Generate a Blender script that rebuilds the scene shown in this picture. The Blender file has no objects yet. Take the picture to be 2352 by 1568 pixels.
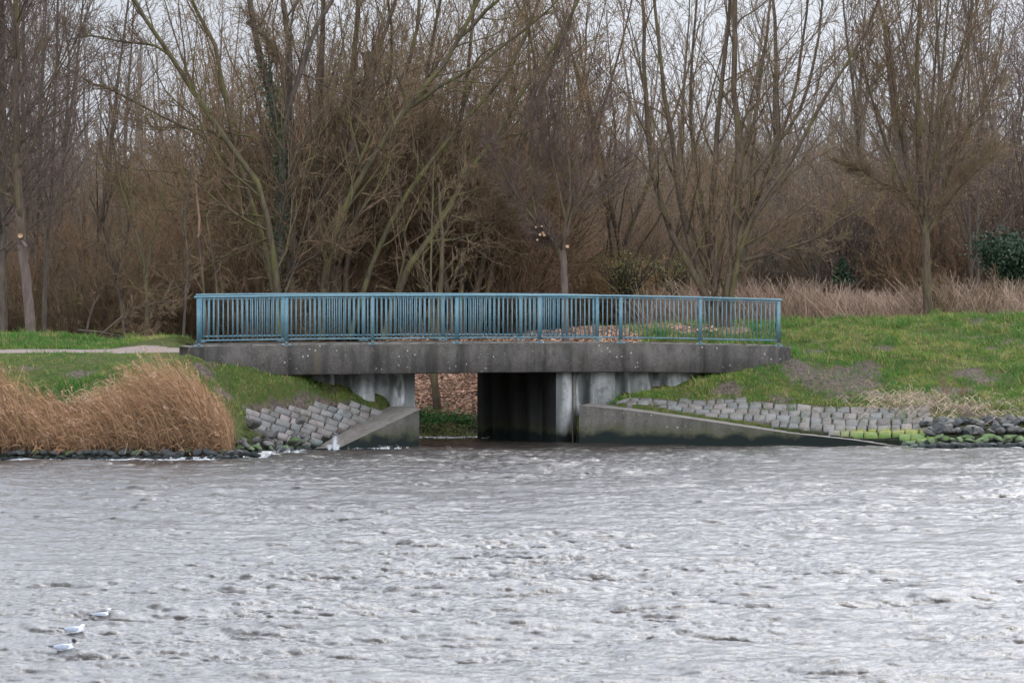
import bpy, math, random
import numpy as np
from mathutils import Vector

R = math.radians
SC = bpy.context.scene
COL = SC.collection
F, HZ, CAMZ, CX = 10000.0, 640.0, 4.5, 1176.0      # focal length in photo pixels, horizon row, eye height

# ------------------------------------------------------------------ camera, sky, sun, exposure
cam = bpy.data.cameras.new('camera')
cam.sensor_width = 36.0
cam.lens = 36.0 * F / 2352.0
cam.shift_y = -(784.0 - HZ) / 2352.0
cam.clip_start = 1.0
cam.clip_end = 3000.0
cam.dof.use_dof = True
cam.dof.focus_distance = 118.0
cam.dof.aperture_fstop = 9.0
cam_o = bpy.data.objects.new('camera', cam)
cam_o.location = (0, 0, CAMZ)
cam_o.rotation_euler = (R(90), 0, 0)
COL.objects.link(cam_o)
SC.camera = cam_o

SUN_EL, SUN_ROT = 40.0, 24.0     # sun veiled by cloud, ahead of the viewer and to the right: it glitters on the water
world = bpy.data.worlds.new('World')
SC.world = world
world.use_nodes = True
nt = world.node_tree
nt.nodes.clear()
wo = nt.nodes.new('ShaderNodeOutputWorld')
bg = nt.nodes.new('ShaderNodeBackground')
sky = nt.nodes.new('ShaderNodeTexSky')
sky.sky_type = 'NISHITA'
sky.sun_disc = False
sky.sun_elevation = R(SUN_EL)
sky.sun_rotation = R(SUN_ROT)
sky.air_density = 1.0
sky.dust_density = 2.0
hsv = nt.nodes.new('ShaderNodeHueSaturation')
hsv.inputs['Saturation'].default_value = 0.35
mixw = nt.nodes.new('ShaderNodeMix')
mixw.data_type = 'RGBA'
mixw.inputs['Factor'].default_value = 0.80
mixw.inputs['B'].default_value = (7.15, 7.75, 8.9, 1)      # cloud cover
tcw = nt.nodes.new('ShaderNodeTexCoord')
mpw = nt.nodes.new('ShaderNodeMapping')
mpw.inputs['Scale'].default_value = (2.2, 2.2, 7.0)
nzw = nt.nodes.new('ShaderNodeTexNoise')
nzw.inputs['Scale'].default_value = 1.6
nzw.inputs['Detail'].default_value = 5.0
mrw = nt.nodes.new('ShaderNodeMapRange')
mrw.inputs['From Min'].default_value = 0.3
mrw.inputs['From Max'].default_value = 0.7
mrw.inputs['To Min'].default_value = 0.75
mrw.inputs['To Max'].default_value = 1.2
mulw = nt.nodes.new('ShaderNodeMix')
mulw.data_type = 'RGBA'
mulw.blend_type = 'MULTIPLY'
mulw.inputs['Factor'].default_value = 1.0
L = nt.links.new
L(tcw.outputs['Generated'], mpw.inputs['Vector'])
L(mpw.outputs['Vector'], nzw.inputs['Vector'])
L(nzw.outputs['Fac'], mrw.inputs['Value'])
L(sky.outputs['Color'], hsv.inputs['Color'])
L(hsv.outputs['Color'], mixw.inputs['A'])
L(mixw.outputs['Result'], mulw.inputs['A'])
L(mrw.outputs['Result'], mulw.inputs['B'])
# overcast: the cloud layer is brighter overhead than near the horizon
sepw = nt.nodes.new('ShaderNodeSeparateXYZ')
gradw = nt.nodes.new('ShaderNodeMapRange')
gradw.interpolation_type = 'SMOOTHSTEP'
gradw.inputs['From Min'].default_value = 0.06
gradw.inputs['From Max'].default_value = 0.42
gradw.inputs['To Min'].default_value = 1.0
gradw.inputs['To Max'].default_value = 4.4
mul2 = nt.nodes.new('ShaderNodeMix')
mul2.data_type = 'RGBA'
mul2.blend_type = 'MULTIPLY'
mul2.inputs['Factor'].default_value = 1.0
L(tcw.outputs['Generated'], sepw.inputs[0])
L(sepw.outputs['Z'], gradw.inputs['Value'])
L(mulw.outputs['Result'], mul2.inputs['A'])
gradz = nt.nodes.new('ShaderNodeMapRange')       # sky dimmed overhead, shaped to keep steep wave faces dark
gradz.interpolation_type = 'SMOOTHSTEP'
gradz.inputs['From Min'].default_value = 0.48
gradz.inputs['From Max'].default_value = 0.80
gradz.inputs['To Min'].default_value = 1.0
gradz.inputs['To Max'].default_value = 0.30
gm_ = nt.nodes.new('ShaderNodeMath')
gm_.operation = 'MULTIPLY'
L(sepw.outputs['Z'], gradz.inputs['Value'])
L(gradw.outputs['Result'], gm_.inputs[0])
L(gradz.outputs['Result'], gm_.inputs[1])
L(gm_.outputs[0], mul2.inputs['B'])
# and extra sky brightness added behind the viewer to light surfaces facing it
gradb = nt.nodes.new('ShaderNodeMapRange')
gradb.interpolation_type = 'SMOOTHSTEP'
gradb.inputs['From Min'].default_value = 0.35
gradb.inputs['From Max'].default_value = -0.7
gradb.inputs['To Min'].default_value = 1.0
gradb.inputs['To Max'].default_value = 1.6
mul3 = nt.nodes.new('ShaderNodeMix')
mul3.data_type = 'RGBA'
mul3.blend_type = 'MULTIPLY'
mul3.inputs['Factor'].default_value = 1.0
L(sepw.outputs['Y'], gradb.inputs['Value'])
L(mul2.outputs['Result'], mul3.inputs['A'])
L(gradb.outputs['Result'], mul3.inputs['B'])
L(mul3.outputs['Result'], bg.inputs['Color'])
bg.inputs['Strength'].default_value = 0.07
L(bg.outputs['Background'], wo.inputs['Surface'])

sun = bpy.data.lights.new('sun', 'SUN')
sun.energy = 1.6
sun.angle = R(16)
sun.color = (1.0, 0.98, 0.95)
sun_o = bpy.data.objects.new('sun', sun)
az = R(SUN_ROT)
sdir = Vector((math.sin(az) * math.cos(R(SUN_EL)), math.cos(az) * math.cos(R(SUN_EL)), math.sin(R(SUN_EL))))
sun_o.rotation_euler = sdir.to_track_quat('Z', 'Y').to_euler()
COL.objects.link(sun_o)

SC.view_settings.view_transform = 'Standard'
SC.view_settings.look = 'None'
SC.view_settings.gamma = 1.0
SC.view_settings.use_curve_mapping = False
SC.view_settings.exposure = 0.6
SC.render.engine = 'CYCLES'
SC.cycles.max_bounces = 4
SC.cycles.diffuse_bounces = 2
SC.cycles.glossy_bounces = 2
SC.cycles.use_adaptive_sampling = True
SC.cycles.adaptive_threshold = 0.025
SC.cycles.transparent_max_bounces = 4

# ------------------------------------------------------------------ helpers
def W(px, py, Y):
    """point seen at photo pixel (px, py of the 2352 px wide picture) when it stands Y metres away"""
    return np.array([(px - CX) / F * Y, Y, CAMZ - (py - HZ) / F * Y])

C27, S27 = math.cos(R(27)), math.sin(R(27))
def B(t, v, z=0.0):
    """bridge axes: t along the deck edge, v across the deck away from the viewer"""
    return np.array([t * C27 - v * S27, 118.19 + t * S27 + v * C27, z])
def tv(X, Y):
    return X * C27 + (Y - 118.19) * S27, -X * S27 + (Y - 118.19) * C27

def mesh_np(name, V, faces, mat=None, parent=None, smooth=False, cols=None, props=None):
    """one mesh object from vertex array and face arrays (n x 3 and / or n x 4)"""
    V = np.asarray(V, dtype=np.float32).reshape(-1, 3)
    fl = [np.asarray(f, dtype=np.int32) for f in faces if len(f)]
    me = bpy.data.meshes.new(name)
    me.vertices.add(len(V))
    me.vertices.foreach_set('co', V.ravel())
    loops = np.concatenate([f.ravel() for f in fl])
    sizes = np.concatenate([np.full(len(f), f.shape[1], dtype=np.int32) for f in fl])
    starts = np.concatenate([[0], np.cumsum(sizes)[:-1]]).astype(np.int32)
    me.loops.add(len(loops))
    me.loops.foreach_set('vertex_index', loops)
    me.polygons.add(len(sizes))
    me.polygons.foreach_set('loop_start', starts)
    if smooth:
        me.polygons.foreach_set('use_smooth', np.ones(len(sizes), dtype=bool))
    me.update(calc_edges=True)
    if cols:
        for cn, arr in cols.items():
            arr = np.asarray(arr, dtype=np.float32)
            if arr.ndim == 1:
                a = me.attributes.new(cn, 'FLOAT', 'POINT')
                a.data.foreach_set('value', arr)
            else:
                if arr.shape[1] == 3:
                    arr = np.concatenate([arr, np.ones((len(arr), 1), np.float32)], 1)
                a = me.attributes.new(cn, 'FLOAT_COLOR', 'POINT')
                a.data.foreach_set('color', arr.ravel())
    if mat:
        me.materials.append(mat)
    o = bpy.data.objects.new(name, me)
    COL.objects.link(o)
    if parent:
        o.parent = parent
    if props:
        for k, v in props.items():
            o[k] = v
    return o

def thing(name, label, cat, loc=(0, 0, 0), group=None):
    o = bpy.data.objects.new(name, None)
    o.empty_display_size = 0.3
    o.location = loc
    COL.objects.link(o)
    o['label'] = label
    o['category'] = cat
    if group:
        o['group'] = group
    return o

def tag(o, label=None, cat=None, group=None, kind=None):
    for k, v in (('label', label), ('category', cat), ('group', group), ('kind', kind)):
        if v:
            o[k] = v
    return o

def unit(v):
    return v / np.maximum(np.linalg.norm(v, axis=-1, keepdims=True), 1e-9)

class MB:
    """collects boxes, prisms, tubes into one mesh"""
    def __init__(self):
        self.v, self.q, self.t, self.n = [], [], [], 0
    def add(self, V, q=(), t=()):
        V = np.asarray(V, float).reshape(-1, 3)
        if len(q): self.q.append(np.asarray(q, int) + self.n)
        if len(t): self.t.append(np.asarray(t, int) + self.n)
        self.v.append(V); self.n += len(V)
    def hexa(self, b, t):
        """8 corners: 4 bottom, 4 top, both counter-clockwise"""
        self.add(list(b) + list(t), q=[(3, 2, 1, 0), (4, 5, 6, 7), (0, 1, 5, 4), (1, 2, 6, 5), (2, 3, 7, 6), (3, 0, 4, 7)])
    def bbox(self, t0, t1, v0, v1, z0, z1, bev=0.0):
        """box in bridge axes with chamfered vertical profile"""
        f = B
        if bev <= 0:
            self.hexa([f(t0, v0, z0), f(t1, v0, z0), f(t1, v1, z0), f(t0, v1, z0)],
                      [f(t0, v0, z1), f(t1, v0, z1), f(t1, v1, z1), f(t0, v1, z1)])
        else:
            b = bev
            rings = []
            for z, i in ((z0, b), (z0 + b, 0), (z1 - b, 0), (z1, b)):
                rings.append([f(t0 + i, v0 + i, z), f(t1 - i, v0 + i, z), f(t1 - i, v1 - i, z), f(t0 + i, v1 - i, z)])
            V = np.array(rings).reshape(-1, 3)
            q = [(3, 2, 1, 0), (12, 13, 14, 15)]
            for k in range(3):
                for j in range(4):
                    a, c = k * 4 + j, k * 4 + (j + 1) % 4
                    q.append((a, c, c + 4, a + 4))
            self.add(V, q=q)
    def tube(self, P, r, s=8, cap=True):
        V, Q = tubes(np.asarray(P, float)[None], np.broadcast_to(np.asarray(r, float), (len(P),))[None], s)
        self.add(V, q=Q)
        if cap:
            n0 = self.n - len(V)
            for base in (n0, n0 + (len(P) - 1) * s):
                c = np.mean(V[base - n0:base - n0 + s], 0)
                self.add([c])
                ci = self.n - 1
                tr = [(ci, base + (j + 1) % s, base + j) for j in range(s)]
                self.t.append(np.array(tr))
    def build(self, name, mat, parent=None, smooth=False, cols=None):
        fs = []
        if self.q: fs.append(np.concatenate(self.q))
        if self.t: fs.append(np.concatenate(self.t))
        return mesh_np(name, np.concatenate(self.v), fs, mat, parent, smooth, cols)

def tubes(P, Rr, s):
    """P (N,K,3), Rr (N,K): returns verts and quads of N open tubes with s sides"""
    N, K, _ = P.shape
    T = np.empty_like(P)
    T[:, 1:-1] = P[:, 2:] - P[:, :-2]
    T[:, 0] = P[:, 1] - P[:, 0]
    T[:, -1] = P[:, -1] - P[:, -2]
    T = unit(T)
    ax = np.abs(P[:, -1] - P[:, 0])
    ref = np.zeros((N, 3)); ref[np.arange(N), np.argmin(ax, 1)] = 1.0
    U = unit(np.cross(T, ref[:, None, :]))
    Vv = np.cross(T, U)
    a = np.arange(s) * 2 * math.pi / s
    V = P[:, :, None, :] + Rr[:, :, None, None] * (np.cos(a)[None, None, :, None] * U[:, :, None, :] + np.sin(a)[None, None, :, None] * Vv[:, :, None, :])
    idx = np.arange(N * K * s).reshape(N, K, s)
    A = idx[:, :-1, :]
    Bq = np.roll(idx, -1, axis=2)[:, :-1, :]
    Cq = np.roll(idx, -1, axis=2)[:, 1:, :]
    D = idx[:, 1:, :]
    Q = np.stack([A, Bq, Cq, D], -1).reshape(-1, 4)
    return V.reshape(-1, 3), Q

def ribbons(P, Wd, rng):
    """flat thin strips (blades, straws): P (N,K,3), Wd (N,K)"""
    N, K, _ = P.shape
    D = unit(P[:, -1] - P[:, 0])
    U = unit(np.cross(D, unit(rng.normal(size=(N, 3)))))
    V = np.stack([P - U[:, None] * Wd[..., None] / 2, P + U[:, None] * Wd[..., None] / 2], 2)
    idx = np.arange(N * K * 2).reshape(N, K, 2)
    Q = np.stack([idx[:, :-1, 0], idx[:, :-1, 1], idx[:, 1:, 1], idx[:, 1:, 0]], -1).reshape(-1, 4)
    return V.reshape(-1, 3), Q

def vnoise(X, Y, sc, seed=0, octv=3):
    """cheap smooth value noise, 0..1"""
    out = 0; amp = 1; tot = 0
    for o in range(octv):
        rs = np.random.RandomState(seed * 17 + o)
        G = rs.rand(64, 64)
        x = X * sc + 13.7 * o + 100; y = Y * sc + 7.3 * o + 100
        xi = np.floor(x).astype(int); yi = np.floor(y).astype(int)
        fx = x - xi; fy = y - yi
        fx = fx * fx * (3 - 2 * fx); fy = fy * fy * (3 - 2 * fy)
        g = lambda a, b: G[a % 64, b % 64]
        v = (g(xi, yi) * (1 - fx) + g(xi + 1, yi) * fx) * (1 - fy) + (g(xi, yi + 1) * (1 - fx) + g(xi + 1, yi + 1) * fx) * fy
        out = out + v * amp; tot += amp; amp *= 0.5; sc *= 2.03
    return out / tot

def inpoly(X, Y, poly):
    X = np.asarray(X, float); Y = np.asarray(Y, float)
    c = np.zeros(X.shape, bool)
    n = len(poly)
    for i in range(n):
        x0, y0 = poly[i][:2]; x1, y1 = poly[(i + 1) % n][:2]
        cond = ((y0 > Y) != (y1 > Y)) & (X < (x1 - x0) * (Y - y0) / ((y1 - y0) if y1 != y0 else 1e-9) + x0)
        c ^= cond
    return c

# ------------------------------------------------------------------ materials
class NM:
    """small node material helper"""
    def __init__(self, name, rough=0.9, spec=0.2):
        self.m = bpy.data.materials.new(name)
        self.m.use_nodes = True
        self.t = self.m.node_tree
        self.b = self.t.nodes['Principled BSDF']
        self.b.inputs['Roughness'].default_value = rough
        self.b.inputs['Specular IOR Level'].default_value = spec
        self.tc = self.t.nodes.new('ShaderNodeTexCoord')
        self.geo = self.t.nodes.new('ShaderNodeNewGeometry')
    def L(self, a, b): self.t.links.new(a, b)
    def coord(self, scale=(1, 1, 1), rot=(0, 0, 0), kind='Object'):
        mp = self.t.nodes.new('ShaderNodeMapping')
        mp.inputs['Scale'].default_value = scale
        mp.inputs['Rotation'].default_value = rot
        self.L(self.geo.outputs['Position'] if kind == 'World' else self.tc.outputs[kind], mp.inputs['Vector'])
        return mp.outputs['Vector']
    def noise(self, scale, vec=None, detail=4, rough=0.6):
        n = self.t.nodes.new('ShaderNodeTexNoise')
        n.inputs['Scale'].default_value = scale
        n.inputs['Detail'].default_value = detail
        n.inputs['Roughness'].default_value = rough
        self.L(vec if vec is not None else self.tc.outputs['Object'], n.inputs['Vector'])
        return n.outputs['Fac']
    def vor(self, scale, vec=None, out='Distance'):
        n = self.t.nodes.new('ShaderNodeTexVoronoi')
        n.inputs['Scale'].default_value = scale
        self.L(vec if vec is not None else self.tc.outputs['Object'], n.inputs['Vector'])
        return n.outputs[out]
    def rng(self, v, a, b, c=0.0, d=1.0):
        n = self.t.nodes.new('ShaderNodeMapRange')
        n.inputs['From Min'].default_value = a; n.inputs['From Max'].default_value = b
        n.inputs['To Min'].default_value = c; n.inputs['To Max'].default_value = d
        self.L(v, n.inputs['Value'])
        return n.outputs['Result']
    def math(self, op, a, b):
        n = self.t.nodes.new('ShaderNodeMath'); n.operation = op
        for i, x in enumerate((a, b)):
            if isinstance(x, (int, float)): n.inputs[i].default_value = x
            else: self.L(x, n.inputs[i])
        return n.outputs[0]
    def mix(self, fac, a, b, mode='MIX'):
        n = self.t.nodes.new('ShaderNodeMix'); n.data_type = 'RGBA'; n.blend_type = mode
        if isinstance(fac, (int, float)): n.inputs['Factor'].default_value = fac
        else: self.L(fac, n.inputs['Factor'])
        for k, x in (('A', a), ('B', b)):
            if isinstance(x, tuple): n.inputs[k].default_value = (*x[:3], 1)
            else: self.L(x, n.inputs[k])
        return n.outputs['Result']
    def attr(self, name, out='Fac'):
        n = self.t.nodes.new('ShaderNodeAttribute'); n.attribute_name = name
        return n.outputs[out]
    def zpos(self):
        s = self.t.nodes.new('ShaderNodeSeparateXYZ'); self.L(self.geo.outputs['Position'], s.inputs[0])
        return s.outputs['Z']
    def color(self, c):
        if isinstance(c, tuple): self.b.inputs['Base Color'].default_value = (*c[:3], 1)
        else: self.L(c, self.b.inputs['Base Color'])
    def bump(self, h, strength=0.4, dist=0.02):
        n = self.t.nodes.new('ShaderNodeBump')
        n.inputs['Strength'].default_value = strength; n.inputs['Distance'].default_value = dist
        self.L(h, n.inputs['Height']); self.L(n.outputs['Normal'], self.b.inputs['Normal'])

def bark_mat(name, dark, light, moss, moss_amt, dirn=None):
    m = NM(name, 0.92, 0.15)
    p = m.coord((1, 1, 0.25), kind='World')
    n1 = m.noise(9.0, p, 5, 0.7)
    n2 = m.noise(2.6, m.coord((1, 1, .35), kind='World'), 5, .65)
    c = m.mix(m.rng(n1, 0.3, 0.7), dark, light)
    c = m.mix(m.rng(n2, 0.62 - moss_amt * 0.22, 0.82 - moss_amt * 0.15, 0, 0.7), c, moss)
    m.color(c)
    m.bump(n1, 0.6, 0.02)
    return m.m

M_bark_brown = bark_mat('bark_brown', (0.035, 0.025, 0.018), (0.115, 0.083, 0.058), (0.12, 0.115, 0.032), 0.55)
M_bark_moss = bark_mat('bark_mossy', (0.038, 0.030, 0.02), (0.115, 0.092, 0.055), (0.13, 0.13, 0.03), 0.75)
M_bark_grey = bark_mat('bark_grey_pink', (0.065, 0.047, 0.039), (0.145, 0.108, 0.09), (0.13, 0.12, 0.06), 0.05)
M_bark_dark = bark_mat('bark_dark', (0.035, 0.029, 0.024), (0.11, 0.085, 0.065), (0.08, 0.085, 0.035), 0.4)
M_bark_pale = bark_mat('bark_dead_pale', (0.12, 0.08, 0.055), (0.32, 0.21, 0.135), (0.12, 0.1, 0.05), 0.1)
M_twig_brown = bark_mat('twigs_brown', (0.085, 0.055, 0.034), (0.235, 0.158, 0.098), (0.17, 0.16, 0.05), 0.55)
M_twig_purple = bark_mat('twigs_purple_brown', (0.06, 0.041, 0.033), (0.16, 0.112, 0.088), (0.10, 0.085, 0.05), 0.2)
M_twig_far = bark_mat('twigs_far_hazed', (0.075, 0.062, 0.05), (0.19, 0.155, 0.125), (0.11, 0.115, 0.07), 0.4)  # distance haze put into the colour as a greyer tone
M_twig_orange = bark_mat('twigs_orange', (0.20, 0.125, 0.06), (0.36, 0.24, 0.12), (0.16, 0.17, 0.05), 0.25)

def leaf_mat(name, c0, c1, rough=0.6):
    m = NM(name, rough, 0.3)
    m.color(m.mix(m.rng(m.noise(6.0, m.coord(kind='World'), 3), 0.3, 0.7), c0, c1))
    return m.m
M_ivy = leaf_mat('ivy_green', (0.012, 0.03, 0.012), (0.035, 0.075, 0.025), 0.45)
M_herb = leaf_mat('herb_green', (0.03, 0.09, 0.02), (0.08, 0.18, 0.04))
M_ever = leaf_mat('evergreen_dark', (0.012, 0.03, 0.014), (0.03, 0.06, 0.025))
M_olive = leaf_mat('shrub_olive_green', (0.10, 0.12, 0.025), (0.22, 0.22, 0.06))
M_catkin = leaf_mat('catkin_pale', (0.16, 0.13, 0.07), (0.30, 0.25, 0.14))

def attr_mat(name, rough=0.85, spec=0.2, sat=1.0):
    m = NM(name, rough, spec)
    m.color(m.attr('col', 'Color'))
    return m.m
M_grass = attr_mat('grass_blades', 0.6, 0.25)
M_reed = attr_mat('dry_reed', 0.75, 0.2)

def concrete(name, base, light, streak_amt, lichen=True, wet=True, dark=(0.035, 0.032, 0.028), panel=0.0, drips=False):
    m = NM(name, 0.85, 0.25)
    rz = R(-27)
    p = m.coord((1, 1, 1), kind='World')
    st = m.coord((1.5, 1.5, 0.16), rot=(0, 0, rz), kind='World')
    fine = m.noise(26, p, 6, 0.75)
    big = m.noise(1.1, p, 4)
    sv = m.noise(1.6, st, 5, 0.65)
    c = m.mix(m.rng(fine, 0.3, 0.7), base, light)
    c = m.mix(m.rng(sv, 0.42, 0.62, 0.0, streak_amt), c, dark)
    c = m.mix(m.rng(big, 0.48, 0.7, 0, 0.6), c, light)
    c = m.mix(m.rng(m.noise(3.6, p, 5, .7), 0.5, 0.66, 0, 0.55), c, dark)
    # rusty brown and greenish tinges
    c = m.mix(m.rng(m.noise(2.3, st, 3), 0.62, 0.75, 0, 0.5), c, (0.09, 0.07, 0.035))
    if drips:      # dirt washed down below each railing post
        sp = m.t.nodes.new('ShaderNodeSeparateXYZ'); m.L(m.geo.outputs['Position'], sp.inputs[0])
        tt = m.math('ADD', m.math('MULTIPLY', sp.outputs['X'], C27), m.math('MULTIPLY', m.math('SUBTRACT', sp.outputs['Y'], 118.19), S27))
        fr = m.math('FRACT', m.math('ADD', m.math('DIVIDE', m.math('ADD', tt, 9.21), 2.513), 10.5), 0)
        dd = m.math('ABSOLUTE', m.math('SUBTRACT', fr, .5), 0)
        dd = m.math('ADD', dd, m.rng(m.noise(3, p, 5, .7), .3, .7, -.035, .035))
        c = m.mix(m.math('MULTIPLY', m.rng(dd, .015, .075, .75, 0), m.rng(m.noise(5, st, 4), .35, .55, .3, 1)), c, (0.018, 0.016, 0.013))
        c = m.mix(m.math('MULTIPLY', m.rng(sp.outputs['Z'], 2.55, 2.75, 0, .55), m.rng(m.noise(6, p, 5, .7), .45, .6)), c, (0.03, 0.03, 0.015))
    if panel:
        col_ = m.coord((1.05, 1.05, 0.10), rot=(0, 0, rz), kind='World')
        c = m.mix(m.rng(m.noise(1.3, col_, 2, .4), 0.46, 0.56, 0, panel), c, dark)
        c = m.mix(m.rng(m.noise(2.1, m.coord((1.05, 1.05, 0.3), rot=(0, 0, rz), kind='World'), 3, .5), 0.55, 0.62, 0, .7), c, (.66, .65, .62))
    if lichen:
        w = m.math('ADD', m.vor(5.5, p), m.rng(m.noise(30, p, 3), .3, .7, -.07, .07))
        gate = m.rng(m.noise(1.3, p, 2), 0.5, 0.56)
        dots = m.math('MULTIPLY', m.rng(w, 0.09, 0.15, .8, 0.0), gate)
        c = m.mix(dots, c, (0.33, 0.32, 0.28))
        w2 = m.vor(17, p)
        dots2 = m.math('MULTIPLY', m.rng(w2, 0.10, 0.2, 0.8, 0.0), m.rng(m.noise(2.3, p, 3), 0.55, 0.62))
        c = m.mix(dots2, c, (0.3, 0.28, 0.22))
        pits = m.math('MULTIPLY', m.rng(m.vor(21, m.coord((1, 1, 1.2), kind='World')), 0.12, 0.2, 1.0, 0.0), m.rng(m.noise(0.9, p, 3), 0.5, 0.6))
        c = m.mix(pits, c, (0.012, 0.01, 0.008))
    if wet:
        z = m.math('ADD', m.zpos(), m.rng(m.noise(2.0, p, 4), 0.3, 0.7, -0.12, 0.12))
        c = m.mix(m.rng(z, 0.30, 0.62, 0.75, 0.0), c, (0.045, 0.048, 0.018))     # algae band
        c = m.mix(m.rng(z, 0.20, 0.36, 1.0, 0.0), c, (0.006, 0.010, 0.008))      # tide-wet black
    m.color(c)
    m.bump(m.math('ADD', fine, m.math('MULTIPLY', big, 0.5)), 0.5, 0.02)
    return m.m
M_beam = concrete('concrete_beam_stained', (0.034, 0.029, 0.025), (0.12, 0.105, 0.09), 0.95, True, False, drips=True)
M_wing = concrete('concrete_wing_wall', (0.06, 0.053, 0.045), (0.14, 0.125, 0.105), 0.6, True, True)
M_pile = concrete('concrete_pile_pale', (0.36, 0.355, 0.33), (0.60, 0.59, 0.56), 0.72, False, True, dark=(0.10, 0.105, 0.095), panel=.85)
M_inner = concrete('concrete_inner_shade_dirt', (0.028, 0.027, 0.023), (0.055, 0.052, 0.045), 0.8, False, True, dark=(0.02, 0.022, 0.02))  # dirt, with the shade under the deck put into the colour too
M_wingtop = concrete('concrete_wing_top', (0.12, 0.105, 0.09), (0.22, 0.195, 0.17), 0.35, True, False, dark=(0.09, 0.075, 0.06))

def paint_mat():
    m = NM('blue_paint', 0.5, 0.4)
    p = m.coord(kind='World')
    n = m.noise(14, p, 4)
    c = m.mix(m.rng(n, 0.3, 0.7), (0.052, 0.125, 0.155), (0.088, 0.175, 0.205))
    c = m.mix(m.rng(m.noise(3.0, m.coord((1, 1, .3), kind='World'), 4), 0.58, 0.72, 0, 0.5), c, (0.13, 0.19, 0.15))
    c = m.mix(m.rng(m.noise(40, p, 3), 0.7, 0.78, 0, 0.7), c, (0.12, 0.1, 0.07))
    rust = m.math('MULTIPLY', m.rng(m.zpos(), 2.72, 3.02, .75, 0), m.rng(m.noise(9, p, 5, .7), .45, .62))
    c = m.mix(rust, c, (0.085, 0.06, 0.04))
    c = m.mix(m.rng(m.noise(1.1, p, 3), .45, .65, 0, .4), c, (0.14, 0.215, 0.23))
    m.color(c)
    return m.m
M_blue = paint_mat()
mm = NM('galvanised_bolt', 0.5, 0.5); mm.color((0.55, 0.56, 0.55)); M_bolt = mm.m

# ------------------------------------------------------------------ ground height
ctrl = []
def cp(X, Y, z): ctrl.append((X, Y, z))
def cpx(px, py, Y):
    p = W(px, py, Y); ctrl.append(tuple(p))
for X in (-60, -30, -24, -18, -14, -11, -8.6):
    for Y, z in ((104, -1.2), (107.2, -0.45), (108.6, 0.05), (109.6, 0.5), (111.5, 1.35), (113.8, 2.33), (114.7, 2.49), (116.5, 2.57), (118.0, 2.60), (119.3, 2.65), (125, 2.45), (130, 2.1), (140, 2.0)):
        if X > -9 and Y in (109.6,): z = 0.4
        cp(X, Y, z)
for X, z in ((-60, 3), (-30, 3.0), (-18, 3.0), (-14, 2.97), (-12.3, 2.93), (-10.5, 2.66), (-9.4, 2.45)):
    cp(X, 121.4, z)
for q in ((-10.2, 115.8, 2.56), (-9.2, 115.8, 2.58), (-9.3, 114.4, 2.40), (-10.4, 114.4, 2.40), (-9.3, 117.4, 2.62), (-8.4, 121.0, 2.3), (-8.0, 123, 2.1), (-9.5, 124, 2.2)):
    cp(*q)
# left bank in front of the bridge
_pp = np.array([(558, 946, 112.9), (642, 941, 114.1), (752, 930, 115.85), (805, 925, 116.5), (878, 944, 117.1), (694, 1034, 114.5), (752, 997, 115.25), (805, 970, 116.0), (850, 950, 116.7), (590, 990, 112.1), (640, 1005, 113.2), (690, 1026, 114.2)])
def _q(a, b): return np.stack([np.ones_like(a), a, b], -1)
_cf = np.linalg.lstsq(_q((_pp[:, 0] - 720) / 100, (_pp[:, 1] - 970) / 100), _pp[:, 2], rcond=None)[0]
def paveY(px, py):
    return _q((np.asarray(px, float) - 720) / 100, (np.asarray(py, float) - 970) / 100) @ _cf
PAVE_PX = [(556, 950), (600, 936), (642, 941), (700, 934), (752, 928), (805, 922), (850, 932), (890, 940), (894, 935), (700, 1030), (660, 1012), (610, 1000), (585, 985)]
for _px, _py in ((570, 952), (600, 975), (642, 950), (642, 985), (700, 945), (700, 985), (700, 1015), (752, 940), (752, 975), (805, 935), (805, 958), (850, 945), (868, 944)):
    _Y = float(paveY(_px, _py)); _w = W(_px, _py, _Y); cp(_w[0], _w[1], _w[2] - .02)
for q in ((560, 1048, 110.0), (600, 1045, 111.0), (660, 1040, 112.3), (700, 1034, 114.0),
          (427, 812, 113.6), (520, 838, 114.0), (660, 858, 115.0), (740, 880, 116.5), (800, 893, 116.9), (870, 912, 117.4), (905, 932, 117.7),
          (500, 900, 112.6), (600, 880, 114.0), (700, 880, 115.3), (520, 960, 111.7)):
    cpx(*q)
for q in ((-6.2, 108.5, -0.7), (-5.2, 111, -0.8), (-4.6, 113, -0.9), (-7.5, 108.6, -0.1), (-7.6, 109.8, 0.5)):
    cp(*q)
# under and beside the bridge
for t in (-7, -5, -3.3):
    for v in (2.4, 3.4, 4.5):
        cp(*B(t, v, 1.3 if t > -8 else 2.2))
for t in (2.0, 4, 6, 8):
    for v in (1.2, 2.6, 4.5):
        cp(*B(t, v, 1.7 if t < 7 else 2.1))
# channel and woodchip bank behind the bridge
for t in (-2.6, -1, 0.5, 1.4):
    cp(*B(t, 1.5, -0.8)); cp(*B(t, 4.8, -0.5))
for px in (930, 1000, 1050, 1110, 1170):
    cpx(px, 1004, 123.6); cpx(px, 945, 125.6); cpx(px, 858, 128.0); cpx(px, 790, 130.5); cpx(px, 765, 132.5)
for X in (-9, -7, -5):
    cp(X, 123, 2.0); cp(X, 128, 2.1); cp(X, 133, 2.3)
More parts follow.
